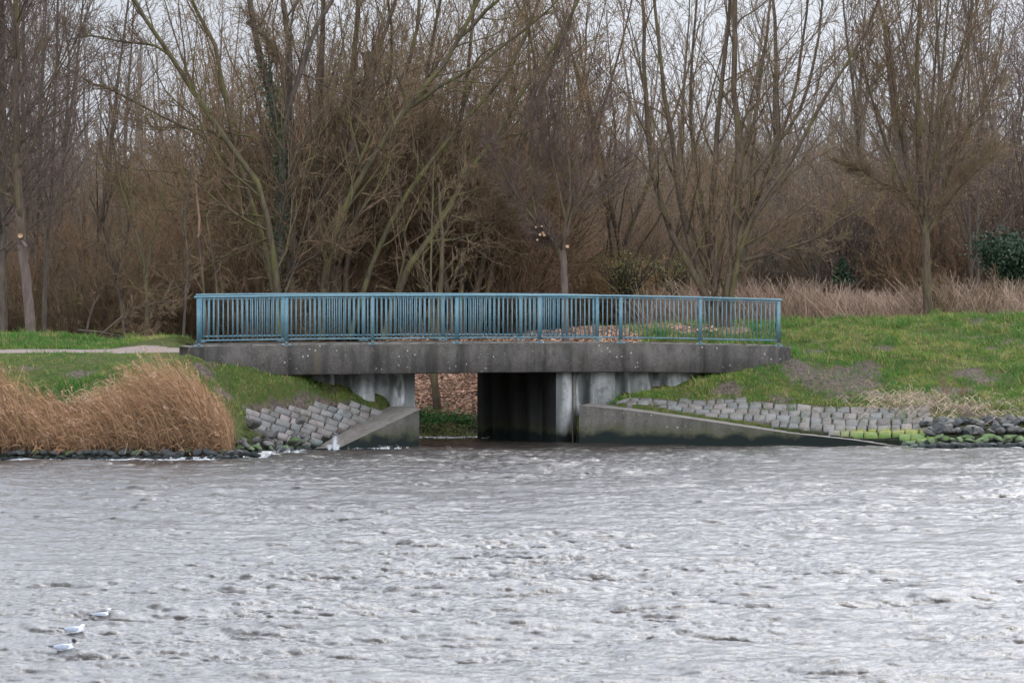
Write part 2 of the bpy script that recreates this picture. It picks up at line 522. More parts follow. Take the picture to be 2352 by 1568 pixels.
# right bank
for q in ((1405, 926, 119.3), (1600, 926, 119.5), (1864, 933, 119.0), (2118, 936, 118.6), (2352, 938, 118.6), (2600, 938, 118.6),
          (1452, 938, 118.5), (1600, 960, 118.0), (1864, 996, 117.2), (2000, 1012, 116.8), (2060, 1024, 116.2), (2118, 1027, 115.8), (2352, 1029, 115.6), (2600, 1029, 115.6),
          (2200, 985, 117.1), (2352, 985, 117.1),
          (1345, 950, 119.75), (1390, 940, 119.7), (1450, 905, 120.0), (1514, 884, 120.6), (1586, 863, 121.0), (1700, 850, 121.2), (1808, 828, 122.0),
          (1900, 812, 124.6), (2100, 811, 124.6), (2300, 812, 124.6), (2600, 812, 124.6), (2100, 860, 122.0), (2300, 858, 122.0), (1900, 855, 122.0), (2600, 858, 122.0),
          (1900, 818, 123.9), (2100, 817, 123.9), (2300, 817, 123.9),
          (1830, 790, 126.0), (2000, 786, 126.0), (2300, 784, 126.0), (2600, 784, 126.0),
          (1800, 742, 128.6), (1900, 741, 129.2), (2000, 733, 129.6), (2130, 724, 130.0), (2352, 724, 130.0), (2600, 724, 130.0),
          (1700, 746, 128.6), (1600, 750, 128.8), (1500, 752, 129.0), (1400, 755, 129.3), (1300, 760, 130.0),
          (1400, 788, 126.0), (1550, 786, 126.0), (1700, 788, 125.6)):
    cpx(*q)
for X in (3, 6, 9, 12, 16, 30, 60):
    cp(X, 133.5, 2.7); cp(X, 137, 2.2); cp(X, 145, 2.0)
for X in (10, 14, 20, 40, 60):
    cp(X, 113.5, -0.9)
for X in (-60, -30, 0, 30, 60):
    for Y in (160, 200, 260): cp(X, Y, 2.0)
    cp(X, 95, -1.5)
CT = np.array(ctrl)
def _k(d): return np.sqrt(d * d + 0.04)
def fit_rbf(CT):
    n = len(CT)
    D = np.hypot(CT[:, None, 0] - CT[None, :, 0], CT[:, None, 1] - CT[None, :, 1])
    A = np.zeros((n + 3, n + 3))
    A[:n, :n] = _k(D) - 1e-3 * 20 * np.eye(n)
    A[:n, n] = 1; A[:n, n + 1] = CT[:, 0]; A[:n, n + 2] = CT[:, 1]
    A[n:, :n] = A[:n, n:].T
    return np.linalg.solve(A, np.concatenate([CT[:, 2], [0, 0, 0]]))
WT = fit_rbf(CT)
CARVE = [(-5.3, 114.35), (-3.55, 116.9), (-3.2, 117.4), tuple(B(-2.65, 1.05)[:2]), tuple(B(-2.65, 5.1)[:2]), tuple(B(1.6, 5.1)[:2]), tuple(B(1.6, .35)[:2]),
         (1.9, 119.15), (2.35, 118.95), (10.4, 116.5), (10.6, 116.0), (10.4, 110), (-5.15, 110)]
def ground_h(X, Y, bumps=True):
    X = np.asarray(X, float); Y = np.asarray(Y, float)
    sh = X.shape; x = X.ravel(); y = Y.ravel()
    z = np.empty_like(x); n = len(CT)
    for i in range(0, len(x), 60000):
        d = np.hypot(x[i:i + 60000, None] - CT[None, :, 0], y[i:i + 60000, None] - CT[None, :, 1])
        z[i:i + 60000] = _k(d) @ WT[:n] + WT[n] + WT[n + 1] * x[i:i + 60000] + WT[n + 2] * y[i:i + 60000]
    if bumps:
        z0 = z.copy()
        amp = np.clip((z - 0.9) / 0.6, 0.15, 1)
        amp = np.where((x < -8) & (y > 112.8) & (y < 119.5), amp * .25, amp)
        amp = np.where((x > -7) & (x < -2.5) & (y < 119), amp * .45, amp)
        path = ((y > 114.8) & (y < 118.2) & (x < -8.3)) | (z < -.5)
        amp = np.where(path, 0.15, amp)
        z = z + (vnoise(x, y, 0.9, 3) - 0.5) * (0.14 + .10 * (x > 4)) * amp + (vnoise(x, y, 4.0, 5, 2) - 0.5) * 0.07 * amp
        pv = inpoly(x, y, PAVE_L) | inpoly(x, y, PAVE_R)
        z = np.where(pv, z0 - .06, z)
    t, v = tv(x, y)
    z = np.where((v > -.3) & (v < 5.2) & (t > -7.7) & (t < 7.8), np.minimum(z, 1.95), z)
    sel = (x > -7.4) & (x < -2.9) & (y > 111.3) & (y < 118.2)
    if sel.any():
        xs, ys = x[sel], y[sel]; pxs = xs / ys * F + CX
        g_ = np.linspace(900, 1070, 35)
        YY = np.stack([paveY(pxs, np.full_like(pxs, q_)) for q_ in g_], 1)
        best = np.argmin(np.abs(YY - ys[:, None]), 1)
        py_ = g_[best]
        zf = CAMZ - (py_ - HZ) / F * ys
        ins = inpoly(pxs, py_, PAVE_PX + []) | inpoly(pxs, py_, [(870, 925), (960, 965), (760, 1068), (640, 1050), (580, 1005), (600, 960), (800, 930)]) & (np.abs(YY[np.arange(len(xs)), best] - ys) < .9)
        zz = z[sel]; z[sel] = np.where(ins, np.minimum(zz, zf - .16), zz)
    z = np.where(inpoly(x, y, CARVE), -1.3, z)
    return z.reshape(sh)

PAVE_R = [(2.75, 119.15), (10.35, 116.72), (11.0, 115.5), (11.45, 115.5), (11.4, 118.6), (8.19, 119.1), (5.07, 119.6), (2.73, 119.4)]
PAVE_L = [(-3.25, 117.5), (-3.55, 117.35), (-4.32, 116.6), (-4.91, 115.95), (-6.09, 114.2), (-7.05, 113.0), (-6.75, 112.1), (-6.2, 112.5), (-5.5, 114.0), (-5.35, 114.55), (-4.5, 115.5), (-3.2, 117.2)]
SOIL = [(1925, 872, 121.3, 1.25, .75), (1985, 850, 122.3, .45, .5), (1828, 857, 122.2, .45, .35), (2232, 860, 122.0, .38, .25), (2260, 880, 121.3, .5, .2),
        (2015, 803, 125.2, .5, .22), (1860, 800, 124.9, .3, .2),
        (470, 850, 113.1, .2, .15), (484, 832, 113.7, .16, .12), (515, 893, 112.7, .2, .1), (180, 838, 112.9, .3, .12), (60, 822, 113.5, .3, .12),
        (2180, 905, 120.2, .6, .3), (1660, 905, 120, .3, .2), (1800, 920, 119.4, .3, .2)]
def soil_mask(X, Y):
    m = np.zeros(np.shape(X))
    wob = (vnoise(X, Y, 1.6, 8) - .5) * 1.3 + (vnoise(X, Y, 7.0, 9) - .5) * 1.3
    for px, py, Yc, rx, ry in SOIL:
        Xc = (px - CX) / F * Yc
        d = np.hypot((X - Xc) / rx, (Y - Yc) / (ry * 1.9))
        m = np.maximum(m, np.clip((1.15 + wob - d) / 0.25, 0, 1))
    n = vnoise(X, Y, 0.8, 21) * .6 + vnoise(X, Y, 3.1, 22) * .4
    m = np.maximum(m, np.clip((n - 0.66) / 0.07, 0, 1) * (X > 4) * .8)
    m = np.maximum(m, np.clip((n - 0.72) / 0.05, 0, 1) * .7)
    return m
def chip_mask(X, Y):
    t, v = tv(X, Y)
    m = ((v > 5.1) & (X < 3.3 + (vnoise(X, Y, .8, 31) - .5) * 3) & (X > -6) & (Y < 134)).astype(float)
    h0 = np.clip((vnoise(X, Y, 1.4, 33) - .45) / .1, 0, 1)
    m2 = ((v > 5.1) & (X < 7) & (Y > 127.3) & (Y < 132)).astype(float) * h0 * .8
    lit = ((Y > 132.5) | ((Y > 122.6) & (X < 0))).astype(float) * .85
    return np.maximum(np.maximum(m, m2), lit * (.6 + .4 * vnoise(X, Y, 1.1, 35)))

def axis(fine0, fine1, step, far0, far1):
    a = np.arange(fine0, fine1 + step / 2, step)
    lo = fine0 - np.geomspace(0.5, fine0 - far0, 10)[::-1] if far0 < fine0 else []
    hi = fine1 + np.geomspace(0.5, far1 - fine1, 14) if far1 > fine1 else []
    return np.concatenate([lo, a, hi])
def gridfaces(nx, ny):
    i = np.arange((nx) * (ny)).reshape(ny, nx)
    return np.stack([i[:-1, :-1], i[:-1, 1:], i[1:, 1:], i[1:, :-1]], -1).reshape(-1, 4)

gx = axis(-18.0, 18.0, 0.115, -260, 260)
gy = axis(105.0, 135.0, 0.115, 60, 420)
GX, GY = np.meshgrid(gx, gy)
GH = ground_h(GX, GY)
GH = np.where((np.abs(GX) > 58) | (GY > 255), np.clip(GH, -1.5, 2.2), GH)
soil = np.maximum(soil_mask(GX, GY), (inpoly(GX, GY, PAVE_L) | inpoly(GX, GY, PAVE_R)) * 1.0); chips = chip_mask(GX, GY)
path = ((GY > 115.4 + (vnoise(GX, GY, 1.5, 44) - .5) * .5) & (GY < 117.6 + (vnoise(GX, GY, 1.2, 45) - .5) * .5) & (GX < -8.4)).astype(float)
rut = path * np.clip((vnoise(GX * .3, GY * 2.0, 1.0, 46) - .5) / .1, 0, 1)
gm = NM('ground_soil_and_turf', 0.95, 0.1)
p = gm.coord(kind='World')
n1 = gm.noise(5, p, 6, .7); n2 = gm.noise(30, p, 5, .7)
turf = gm.mix(gm.rng(n1, .35, .65), (0.035, 0.055, 0.012), (0.085, 0.085, 0.028))
soilc = gm.mix(gm.rng(gm.noise(9, p, 7, .8), .38, .62), (0.035, 0.027, 0.022), (0.16, 0.12, 0.10))
chipc = gm.mix(gm.rng(gm.noise(14, gm.coord((1, 1, 2.0), kind='World'), 6, .8), .4, .62), (0.07, 0.04, 0.028), (0.40, 0.25, 0.17))
pathc = gm.mix(gm.rng(n2, .3, .7), (0.20, 0.155, 0.135), (0.32, 0.255, 0.225))
c = gm.mix(gm.attr('soil'), turf, soilc)
c = gm.mix(gm.attr('chips'), c, chipc)
c = gm.mix(gm.attr('path'), c, pathc)
low = gm.rng(gm.math('ADD', gm.zpos(), gm.rng(n1, .3, .7, -.15, .15)), .25, .55, 1, 0)
c = gm.mix(low, c, (0.012, 0.015, 0.010))
gm.color(c)
gm.bump(gm.math('ADD', n1, n2), 0.8, 0.05)
g = mesh_np('ground', np.stack([GX, GY, GH], -1), [gridfaces(len(gx), len(gy))], gm.m, None, True,
            {'soil': soil.ravel(), 'chips': chips.ravel(), 'path': path.ravel()}, {'kind': 'structure'})

# ------------------------------------------------------------------ water (wave field by spectrum, a real surface)
W_LONG, W_SHORT, W_CHOP = .040, .0078, 1.7
def wave_field(n_x, n_y, st, seed, spec, std, chop):
    """height and sideways shift of a wind-driven sea from its spectrum (periodic tile)"""
    rs = np.random.RandomState(seed)
    KX, KY = np.meshgrid(np.fft.fftfreq(n_x, st) * 2 * np.pi, np.fft.fftfreq(n_y, st) * 2 * np.pi)
    K = np.hypot(KX, KY); K[0, 0] = 1e9
    wd = np.array([-0.36, -0.93]); wd /= np.hypot(*wd)     # the wind drives the waves towards the viewer and left
    cosf = (KX * wd[0] + KY * wd[1]) / K
    S = spec(K, cosf); S[0, 0] = 0
    A = (rs.normal(size=K.shape) + 1j * rs.normal(size=K.shape)) * np.sqrt(S)
    h = np.fft.ifft2(A).real
    dx = np.fft.ifft2(-1j * KX / K * A).real
    dy = np.fft.ifft2(-1j * KY / K * A).real
    sc = std / h.std()
    return h * sc, dx * sc * chop, dy * sc * chop, st
def _long(K, c):
    S = np.exp(-1 / (K * .55) ** 2) / K ** 3.75 * (np.abs(c) ** 5 * .92 + .08) * np.exp(-(K * .04) ** 2)
    S = np.where(c < 0, S * .2, S)
    return S + np.where(c > 0, c, 0) ** 8 * np.exp(-((K - 1.6) / .45) ** 2) * .12
def _short(K, c):
    return np.where((K > 13) & (K < 150), 1 / K ** 3.6, 0) * (np.abs(c) ** 2 * .7 + .3)
FL = wave_field(1024, 2048, .05, 5, _long, W_LONG, W_CHOP)
FS = wave_field(1024, 1024, .0137, 8, _short, W_SHORT, .9)
def wsamp(Fd, k, X, Y):
    H = Fd[k]; st = Fd[3]; ny, nx = H.shape
    fx = X / st; fy = Y / st
    i = np.floor(fx).astype(int); j = np.floor(fy).astype(int)
    a = fx - i; b = fy - j
    g = lambda jj, ii: H[jj % ny, ii % nx]
    return (g(j, i) * (1 - a) + g(j, i + 1) * a) * (1 - b) + (g(j + 1, i) * (1 - a) + g(j + 1, i + 1) * a) * b
def gust(X, Y):
    return .45 + 1.1 * vnoise(X, Y, .11, 15)
def gust2(X, Y):
    return .35 + 1.3 * vnoise(X, Y * .6, .45, 16)
def water_at(X, Y):
    am = gust(X, Y) * (1 - .45 * np.clip((Y - 112) / 10, 0, 1)); a2 = gust2(X, Y) * am
    return [wsamp(FL, k, X, Y) * am + wsamp(FS, k, X, Y) * a2 for k in range(3)]
# the sheet is finer towards the viewer: rows and columns spread with distance
wu = np.concatenate([[-30, -12, -5, -2.2, -1.4], np.linspace(-1.08, 1.08, 760), [1.4, 2.2, 5, 12, 30]])
wy = [43.0]
while wy[-1] < 126: wy.append(wy[-1] + .022 * (wy[-1] / 45) ** .9)
wy = np.array([-60, 0, 25, 38] + wy + [128, 135])
WU, WY = np.meshgrid(wu, wy)
WX = WU * np.clip(WY, 40, 200) * .125
fade = ((np.abs(WU) <= 1.081) & (WY >= 43) & (WY <= 126.1)).astype(float)
wz, wdx, wdy = [q_ * fade for q_ in water_at(WX, WY)]
foam = np.zeros_like(WX)
sel = (WY > 106.5) & (np.abs(WX) < 19.2)
hh = ground_h(WX[sel], WY[sel], False)
shore = np.clip((hh + 0.62) / 0.5, 0, 1) * (hh < 0.4)
# beside the walls as well
def segd(X, Y, a, b):
    a = np.array(a); b = np.array(b); d = b - a; t_ = np.clip(((X - a[0]) * d[0] + (Y - a[1]) * d[1]) / (d @ d), 0, 1)
    return np.hypot(X - a[0] - t_ * d[0], Y - a[1] - t_ * d[1])
dw = np.minimum(segd(WX[sel], WY[sel], (-2.475, 116.5), (-4.55, 114.9)), segd(WX[sel], WY[sel], (1.9, 118.3), (10.3, 116.3)) + .18)
shore = np.maximum(shore, np.clip(1 - dw / 0.35, 0, 1) * .75)
leftside = np.where(WX[sel] < -4.0, .82, np.where(WX[sel] < 1.0, .85, .5))
tmp = shore * leftside
nz = vnoise(WX[sel], WY[sel] * .6, 3.0, 61) * .6 + vnoise(WX[sel], WY[sel], 9.0, 62) * .4
foam[sel] = np.clip((tmp * .8 + nz - .86) / .16, 0, 1)
# a few open-water flecks on the steepest crests
crest = np.clip((wz - 0.13) / 0.04, 0, 1) * np.clip((vnoise(WX, WY, 0.5, 71) - .62) / .08, 0, 1) * np.clip((vnoise(WX, WY, 7.0, 72) - .5) / .1, 0, 1)
foam = np.maximum(foam, crest * .8)
wm = NM('river_water', 0.12, 0.5)
wm.b.inputs['IOR'].default_value = 1.333
p = wm.coord((1.0, 1.0, 1.0), kind='World')
nA = wm.noise(30, wm.coord((1.0, .6, 1), rot=(0, 0, R(-20)), kind='World'), 5, .65)
fm = wm.math('MULTIPLY', wm.attr('foam'), wm.rng(wm.noise(22, p, 6, .8), .42, .6))
wm.color(wm.mix(fm, (0.038, 0.031, 0.026), (0.78, 0.78, 0.78)))
wm.L(wm.rng(fm, 0, 1, 0.10, 0.8), wm.b.inputs['Roughness'])
wm.bump(nA, 0.5, 0.035)
mesh_np('water', np.stack([WX + wdx, WY + wdy, wz], -1), [gridfaces(len(wu), len(wy))], wm.m, None, True, {'foam': foam.ravel()}, {'kind': 'structure'})

# ------------------------------------------------------------------ the bridge
bridge = thing('footbridge', 'short concrete footbridge with stained grey edge beams over the channel mouth', 'bridge', tuple(B(-.6, 2.4, 0)))
def child(o):            # keep world coordinates under a parent that stands elsewhere
    o.matrix_parent_inverse = o.parent.matrix_world.inverted() if False else o.matrix_parent_inverse
    return o
TZ = ([-9.6, -6.0, -0.8, 3.2, 5.3, 8.7], [2.715, 2.745, 2.75, 2.73, 2.69, 2.60])
def ztop(t): return float(np.interp(t, *TZ))
def beam(v0, v1, t0, t1, face_sign, th=.79):
    mb = MB()
    ts = np.linspace(t0, t1, 26)
    rings = []
    rs = np.random.RandomState(3)
    for t in ts:
        z1 = ztop(t) + rs.uniform(-.004, .004); z0 = z1 - th; b = .03
        rings.append([B(t, v0, z0 + b), B(t, v0 + b, z0), B(t, v1, z0), B(t, v1, z1), B(t, v0 + b, z1), B(t, v0, z1 - b)])
    V = np.array(rings).reshape(-1, 3)
    q, tr = [], []
    for k in range(len(ts) - 1):
        for j in range(6):
            a, c_ = k * 6 + j, k * 6 + (j + 1) % 6
            q.append((a, c_, c_ + 6, a + 6))
    for base in (0, (len(ts) - 1) * 6):
        q.append((base, base + 1, base + 4, base + 5)); q.append((base + 1, base + 2, base + 3, base + 4))
    mb.add(V, q=q)
    return mb
def off(o, root):
    """shift mesh so that it keeps its place under the root's location"""
    me = o.data
    n = len(me.vertices); a = np.empty(n * 3, np.float32); me.vertices.foreach_get('co', a)
    a = a.reshape(-1, 3) - np.array(root.location, np.float32)
    me.vertices.foreach_set('co', a.ravel()); me.update()
    return o
o = off(beam(-.2, .42, -9.58, 8.66, 1).build('edge_beam', M_beam, bridge), bridge); o['label'] = 'near edge beam with pale lichen spots'
off(beam(4.3, 4.85, -7.55, 5.9, 1).build('edge_beam', M_beam, bridge), bridge)
mb = MB()
mb.bbox(-7.8, 7.9, .42, 4.3, 2.0, 2.6)
M_deck = concrete('concrete_deck', (0.16, 0.14, 0.12), (0.26, 0.235, 0.2), .4, False, False)
off(mb.build('deck', M_deck, bridge), bridge)
# narrow raised upstand inside the railing
mb = MB()
ts = np.linspace(-9.5, 8.3, 40)
for a, b_ in zip(ts[:-1], ts[1:]):
    za = ztop((a + b_) / 2)
    mb.bbox(a + .002, b_ - .002, .12, .40, za - .01, za + .035 + random.Random(int(a * 100)).uniform(-.006, .006))
off(mb.build('kerb', M_deck, bridge), bridge)

def pile_path(side):
    """plan polyline of the corrugated abutment wall"""
    pts = []
    if side < 0:
        tend, t0, sg = -7.6, -2.49, -1
    else:
        tend, t0, sg = 7.2, 1.42, 1
    # inner face from the back to the front corner
    v = 4.95; k = 0; per = .5
    vf = .9 if side < 0 else .13
    while v > vf + .6:
        dt = 0 if k % 2 == 0 else .14
        pts.append((t0 + sg * dt, v)); v2 = max(v - .40, vf + .4)
        pts.append((t0 + sg * dt, v2)); v = v2 - .10; k += 1
    pts.append((t0, vf))
    # front face outwards
    t = t0; k = 0
    first = True
    while (t - tend) * sg < 0:
        vv = vf if k % 2 == 0 else vf + .26
        pts.append((t, vv)); t2 = t + sg * (.62 if k % 2 == 0 else .44)
        pts.append((t2, vv)); t = t2 + sg * .07; k += 1
    return pts
for side in (-1, 1):
    pts = pile_path(side)
    cl = [pts[0]]
    for q_ in pts[1:]:
        if abs(q_[0] - cl[-1][0]) + abs(q_[1] - cl[-1][1]) > .01: cl.append(q_)
    V, q = [], []
    zs = [-1.2, 2.01]
    qi = []
    ic = max(i for i, (t, v) in enumerate(cl) if abs(t - (-2.49 if side < 0 else 1.42)) < .01 and abs(v - (.9 if side < 0 else .13)) < .01)
    for i, (t, v) in enumerate(cl):
        V += [B(t, v, zs[0]), B(t, v, zs[1])]
        if i: (qi if i <= ic else q).append((2 * i - 2, 2 * i, 2 * i + 1, 2 * i - 1) if side < 0 else (2 * i - 2, 2 * i - 1, 2 * i + 1, 2 * i))
    # give the wall its thickness behind
    n = len(V)
    for (t, v) in cl:
        tb = t - .5 if side < 0 else t + .5
        vb = v if v > 1.3 else v + .5
        V += [B(tb, vb, zs[0]), B(tb, vb, zs[1])]
    for i in range(1, len(cl)):
        a = 2 * i - 2; b_ = 2 * i
        (qi if i <= ic else q).append((a + 1, b_ + 1, n + b_ + 1, n + a + 1))
    def sub(V, q):
        used = sorted(set(int(k) for f in q for k in f)); mp = {k: i for i, k in enumerate(used)}
        return [V[k] for k in used], [tuple(mp[k] for k in f) for f in q]
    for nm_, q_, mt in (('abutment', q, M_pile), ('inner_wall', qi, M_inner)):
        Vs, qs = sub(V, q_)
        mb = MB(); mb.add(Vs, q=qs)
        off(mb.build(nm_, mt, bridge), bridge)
    # dark joints with rust
# joints / slot profile on the right front pier
mb = MB(); mb.bbox(1.91, 1.95, .11, .14, -1, 1.95)
jm = NM('rusty_joint', .8, .2); jm.color(jm.mix(jm.rng(jm.noise(6, jm.coord((1, 1, .3), kind='World'), 4), .4, .6), (0.085, 0.06, 0.035), (0.05, 0.05, 0.035)))
off(mb.build('joint_strip', jm.m, bridge), bridge)

# wing walls: tops follow the bank
def prism(top, mat_side, mat_top, name, parent):
    top = np.array(top); n = len(top)
    bot = top.copy(); bot[:, 2] = -1.4
    mb = MB()
    q = [(i, (i + 1) % n, n + (i + 1) % n, n + i) for i in range(n)]
    mb.add(np.concatenate([bot, top]), q=q)
    w = off(mb.build(name, mat_side, parent), parent)
    return w
def walltop(front, back, parent, th=.03):
    """coping sheet: strip between front edge and back edge polylines"""
    f = np.array(front); b_ = np.array(back); n = len(f)
    V = np.concatenate([f, b_]); q = [(i, i + 1, n + i + 1, n + i) for i in range(n - 1)]
    mb = MB(); mb.add(V, q=q)
    return off(mb.build('coping', M_wingtop, parent), parent)
A_, B_, D_, C_ = W(963, 941, 116.5), W(782, 1027, 114.9), W(694, 1032, 114.45), W(898, 932, 117.75)
A2 = W(956, 934, 117.3)
top = [A_, B_, D_, C_, A2]
wl = prism([A_, A2, C_, D_, B_][::-1], M_wing, None, 'wing_wall', bridge)
mb = MB(); e = np.array([0, 0, 0.004])
mb.add([B_ + e, A_ + e, A2 + e, C_ + e, D_ + e], q=[(0, 1, 3, 4)], t=[(1, 2, 3)])
off(mb.build('coping', M_wingtop, bridge), bridge)
frontR = [W(1330, 931, 118.4), W(1452, 943, 118.1), W(1600, 964, 117.7), W(1815, 995, 117.15), W(1958, 1010, 116.75), W(2070, 1027, 116.3)]
backR = [p_ + np.array([.14, .42, .035]) for p_ in frontR]
backR[0] = np.array([2.15, 119.45, frontR[0][2] + .03])
n = len(frontR)
mb = MB()
fb = [np.array([p_[0], p_[1], -1.4]) for p_ in frontR]; bb = [np.array([p_[0], p_[1], -1.4]) for p_ in backR]
q = [(i, i + 1, n + i + 1, n + i) for i in range(n - 1)]
mb.add(fb + frontR, q=q); mb.add(bb + backR, q=[(i + 1, i, n + i, n + i + 1) for i in range(n - 1)])
mb.add([fb[0], bb[0], backR[0], frontR[0]], q=[(3, 2, 1, 0)])
mb.add([fb[-1], bb[-1], backR[-1], frontR[-1]], q=[(0, 1, 2, 3)])
mb.add(frontR + backR, q=q)
off(mb.build('wing_wall', M_wing, bridge), bridge)
walltop([p_ + e for p_ in frontR], [p_ + e for p_ in backR], bridge)

# ------------------------------------------------------------------ railings
def make_railing(label, t0, bay, nb, v, zf, group, over=.12):
    root = thing('railing', label, 'railing', tuple(B(t0, v, zf(t0))), group)
    H = 1.30
    for i in range(nb + 1):
        t = t0 + i * bay; z = zf(t)
        mb = MB(); w_ = .046
        mb.bbox(t - w_, t + w_, v - .03, v + .03, z + .10, z + H - .045)
        mb.bbox(t - w_ * .62, t + w_ * .62, v - .022, v + .022, z + .01, z + .10)
        ob = off(mb.build('post', M_blue, root), root)
        mb = MB(); mb.bbox(t - .13, t + .13, v - .07, v + .07, z - .005, z + .014, .003)
        pl = off(mb.build('base_plate', M_blue, ob), root)
        for sx in (-.09, .09):
            for sv in (-.045, .045):
                mb = MB(); mb.tube([B(t + sx, v + sv, z + .013), B(t + sx, v + sv, z + .045)], .014, 6)
                off(mb.build('bolt', M_bolt, ob), root)
    ts = np.concatenate([[t0 - over], t0 + np.arange(nb * 3 + 1) * bay / 3, [t0 + nb * bay + over]])
    mb = MB()
    mb.tube([B(t, v, zf(t) + H - .005) for t in ts], .032, 10)
    off(mb.build('handrail', M_blue, root, True), root)
    rs = np.random.RandomState(int(abs(t0) * 10))
    for i in range(nb):
        a = t0 + i * bay; za, zb = zf(a), zf(a + bay)
        for zz, hh_, nm_ in ((H - .075, .022, 'upper_rail'), (.135, .042, 'lower_rail')):
            mb = MB()
            for k in range(3):
                u0, u1 = k / 3, (k + 1) / 3
                pa, pb = a + .05 + (bay - .1) * u0, a + .05 + (bay - .1) * u1
                z0_, z1_ = zf(pa), zf(pb)
                mb.hexa([B(pa, v - .02, z0_ + zz), B(pb, v - .02, z1_ + zz), B(pb, v + .02, z1_ + zz), B(pa, v + .02, z0_ + zz)],
                        [B(pa, v - .02, z0_ + zz + hh_), B(pb, v - .02, z1_ + zz + hh_), B(pb, v + .02, z1_ + zz + hh_), B(pa, v + .02, z0_ + zz + hh_)])
            panel = off(mb.build(nm_, M_blue, root), root)
        for k in range(1, 18):
            t = a + bay * k / 18; z = zf(t)
            mb = MB(); dt = rs.normal() * .003
            mb.bbox(t - .0125, t + .0125, v - .01, v + .01, z + .15, z + H - .06)
            off(mb.build('bar', M_blue, panel), root)
    return root
make_railing('blue metal railing on the near edge of the bridge, seven bays long', -9.21, 2.513, 7, 0.0, lambda t: ztop(t) + .004, 'blue bridge railings')
make_railing('shorter blue railing on the far edge of the bridge, partly hidden by the near one', -7.22, 2.46, 5, 4.6, lambda t: ztop(t) + .03, 'blue bridge railings')

# ------------------------------------------------------------------ stone paving
def paving(name, label, poly, d1, bl, bw, seed, green, d2=None):
    rs = np.random.RandomState(seed)
    d1 = np.array(d1, float); d1 /= np.hypot(*d1); d2 = np.array([-d1[1], d1[0]]) if d2 is None else np.array(d2) / np.hypot(*d2)
    P_ = np.array(poly); c0 = P_.mean(0)
    UV = (P_ - c0) @ np.linalg.inv(np.array([d1, d2])); uu, vv = UV[:, 0], UV[:, 1]
    cells = []
    row = 0; v = vv.min() - bw
    while v < vv.max() + bw:
        w_ = bw * rs.uniform(.85, 1.15)
        u = uu.min() - bl * (1 + rs.rand())
        while u < uu.max() + bl:
            l_ = bl * rs.uniform(.72, 1.3)
            cells.append((u, v, l_, w_)); u += l_
        v += w_; row += 1
    cc = np.array([c0 + d1 * (u + l_ / 2) + d2 * (v + w_ / 2) for u, v, l_, w_ in cells])
    wob = .12
    ok = inpoly(cc[:, 0] + rs.normal(size=len(cc)) * wob * .3, cc[:, 1] + rs.normal(size=len(cc)) * wob * .5, poly)
    cells = [x for x, k in zip(cells, ok) if k]
    V, Q, C = [], [], []
    gap = .016
    nn = 4
    for (u, v, l_, w_) in cells:
        base = len(V)
        lift = rs.uniform(.0, .03); tint = rs.rand(); br = rs.uniform(.5, 1.05)
        col = np.array([.135, .127, .115]) * br if tint < .55 else (np.array([.165, .135, .122]) * br if tint < .8 else np.array([.11, .117, .112]) * br)
        jit = rs.normal(size=(4, 2)) * .014
        tilt = rs.normal(size=2) * .03
        pts = []
        for (ring, ins, dz) in ((0, gap, -.10), (1, gap, lift - .025), (2, gap + .022, lift)):
            for k, (su, sv) in enumerate(((0, 0), (1, 0), (1, 1), (0, 1))):
                a = u + (ins if su == 0 else l_ - ins) + jit[k, 0]; b_ = v + (ins if sv == 0 else w_ - ins) + jit[k, 1]
                pts.append((a, b_, dz + (a - u) * tilt[0] + (b_ - v) * tilt[1]))
        for a, b_, dz in pts:
            xy = c0 + d1 * a + d2 * b_
            V.append((xy[0], xy[1], dz)); C.append(col)
        for r_ in range(2):
            for k in range(4):
                Q.append((base + r_ * 4 + k, base + r_ * 4 + (k + 1) % 4, base + r_ * 4 + 4 + (k + 1) % 4, base + r_ * 4 + 4 + k))
        Q.append((base + 8, base + 9, base + 10, base + 11))
    V = np.array(V); C = np.array(C)
    V[:, 2] += ground_raw(V[:, 0], V[:, 1])
    o = mesh_np(name, V, [np.array(Q)], green, None, False, {'col': C})
    tag(o, label, 'stone paving', None, 'structure')
    return o
def ground_raw(X, Y):
    x = np.asarray(X); y = np.asarray(Y); n = len(CT)
    d = np.hypot(x[:, None] - CT[None, :, 0], y[:, None] - CT[None, :, 1])
    return _k(d) @ WT[:n] + WT[n] + WT[n + 1] * x + WT[n + 2] * y
pm = NM('paving_stone', .85, .25)
p = pm.coord(kind='World'); nf = pm.noise(16, p, 6, .7)
c = pm.mix(pm.rng(nf, .3, .7, 0, 1), pm.attr('col', 'Color'), pm.mix(.5, pm.attr('col', 'Color'), (0.26, 0.24, 0.22)))
c = pm.mix(pm.rng(pm.noise(3, p, 5, .7), .48, .64, 0, .7), c, (0.065, 0.062, 0.038))
z_ = pm.math('ADD', pm.zpos(), pm.rng(pm.noise(5, p, 4), .3, .7, -.07, .07))
sx = pm.t.nodes.new('ShaderNodeSeparateXYZ'); pm.L(pm.geo.outputs['Position'], sx.inputs[0])
gright = pm.rng(sx.outputs['X'], 8.6, 9.4)
c = pm.mix(pm.math('MULTIPLY', pm.rng(z_, .40, .48, 1, 0), gright), c, (0.18, 0.18, 0.04))
c = pm.mix(pm.math('MULTIPLY', pm.math('MULTIPLY', pm.rng(z_, .32, .40, 1, 0), gright), pm.rng(pm.noise(8, p, 5, .7), .3, .55, .25, .95)), c, (0.07, 0.13, 0.035))
c = pm.mix(pm.rng(z_, .08, .2, 1, 0), c, (0.035, 0.05, 0.04))
pm.color(c); pm.bump(nf, .5, .02)
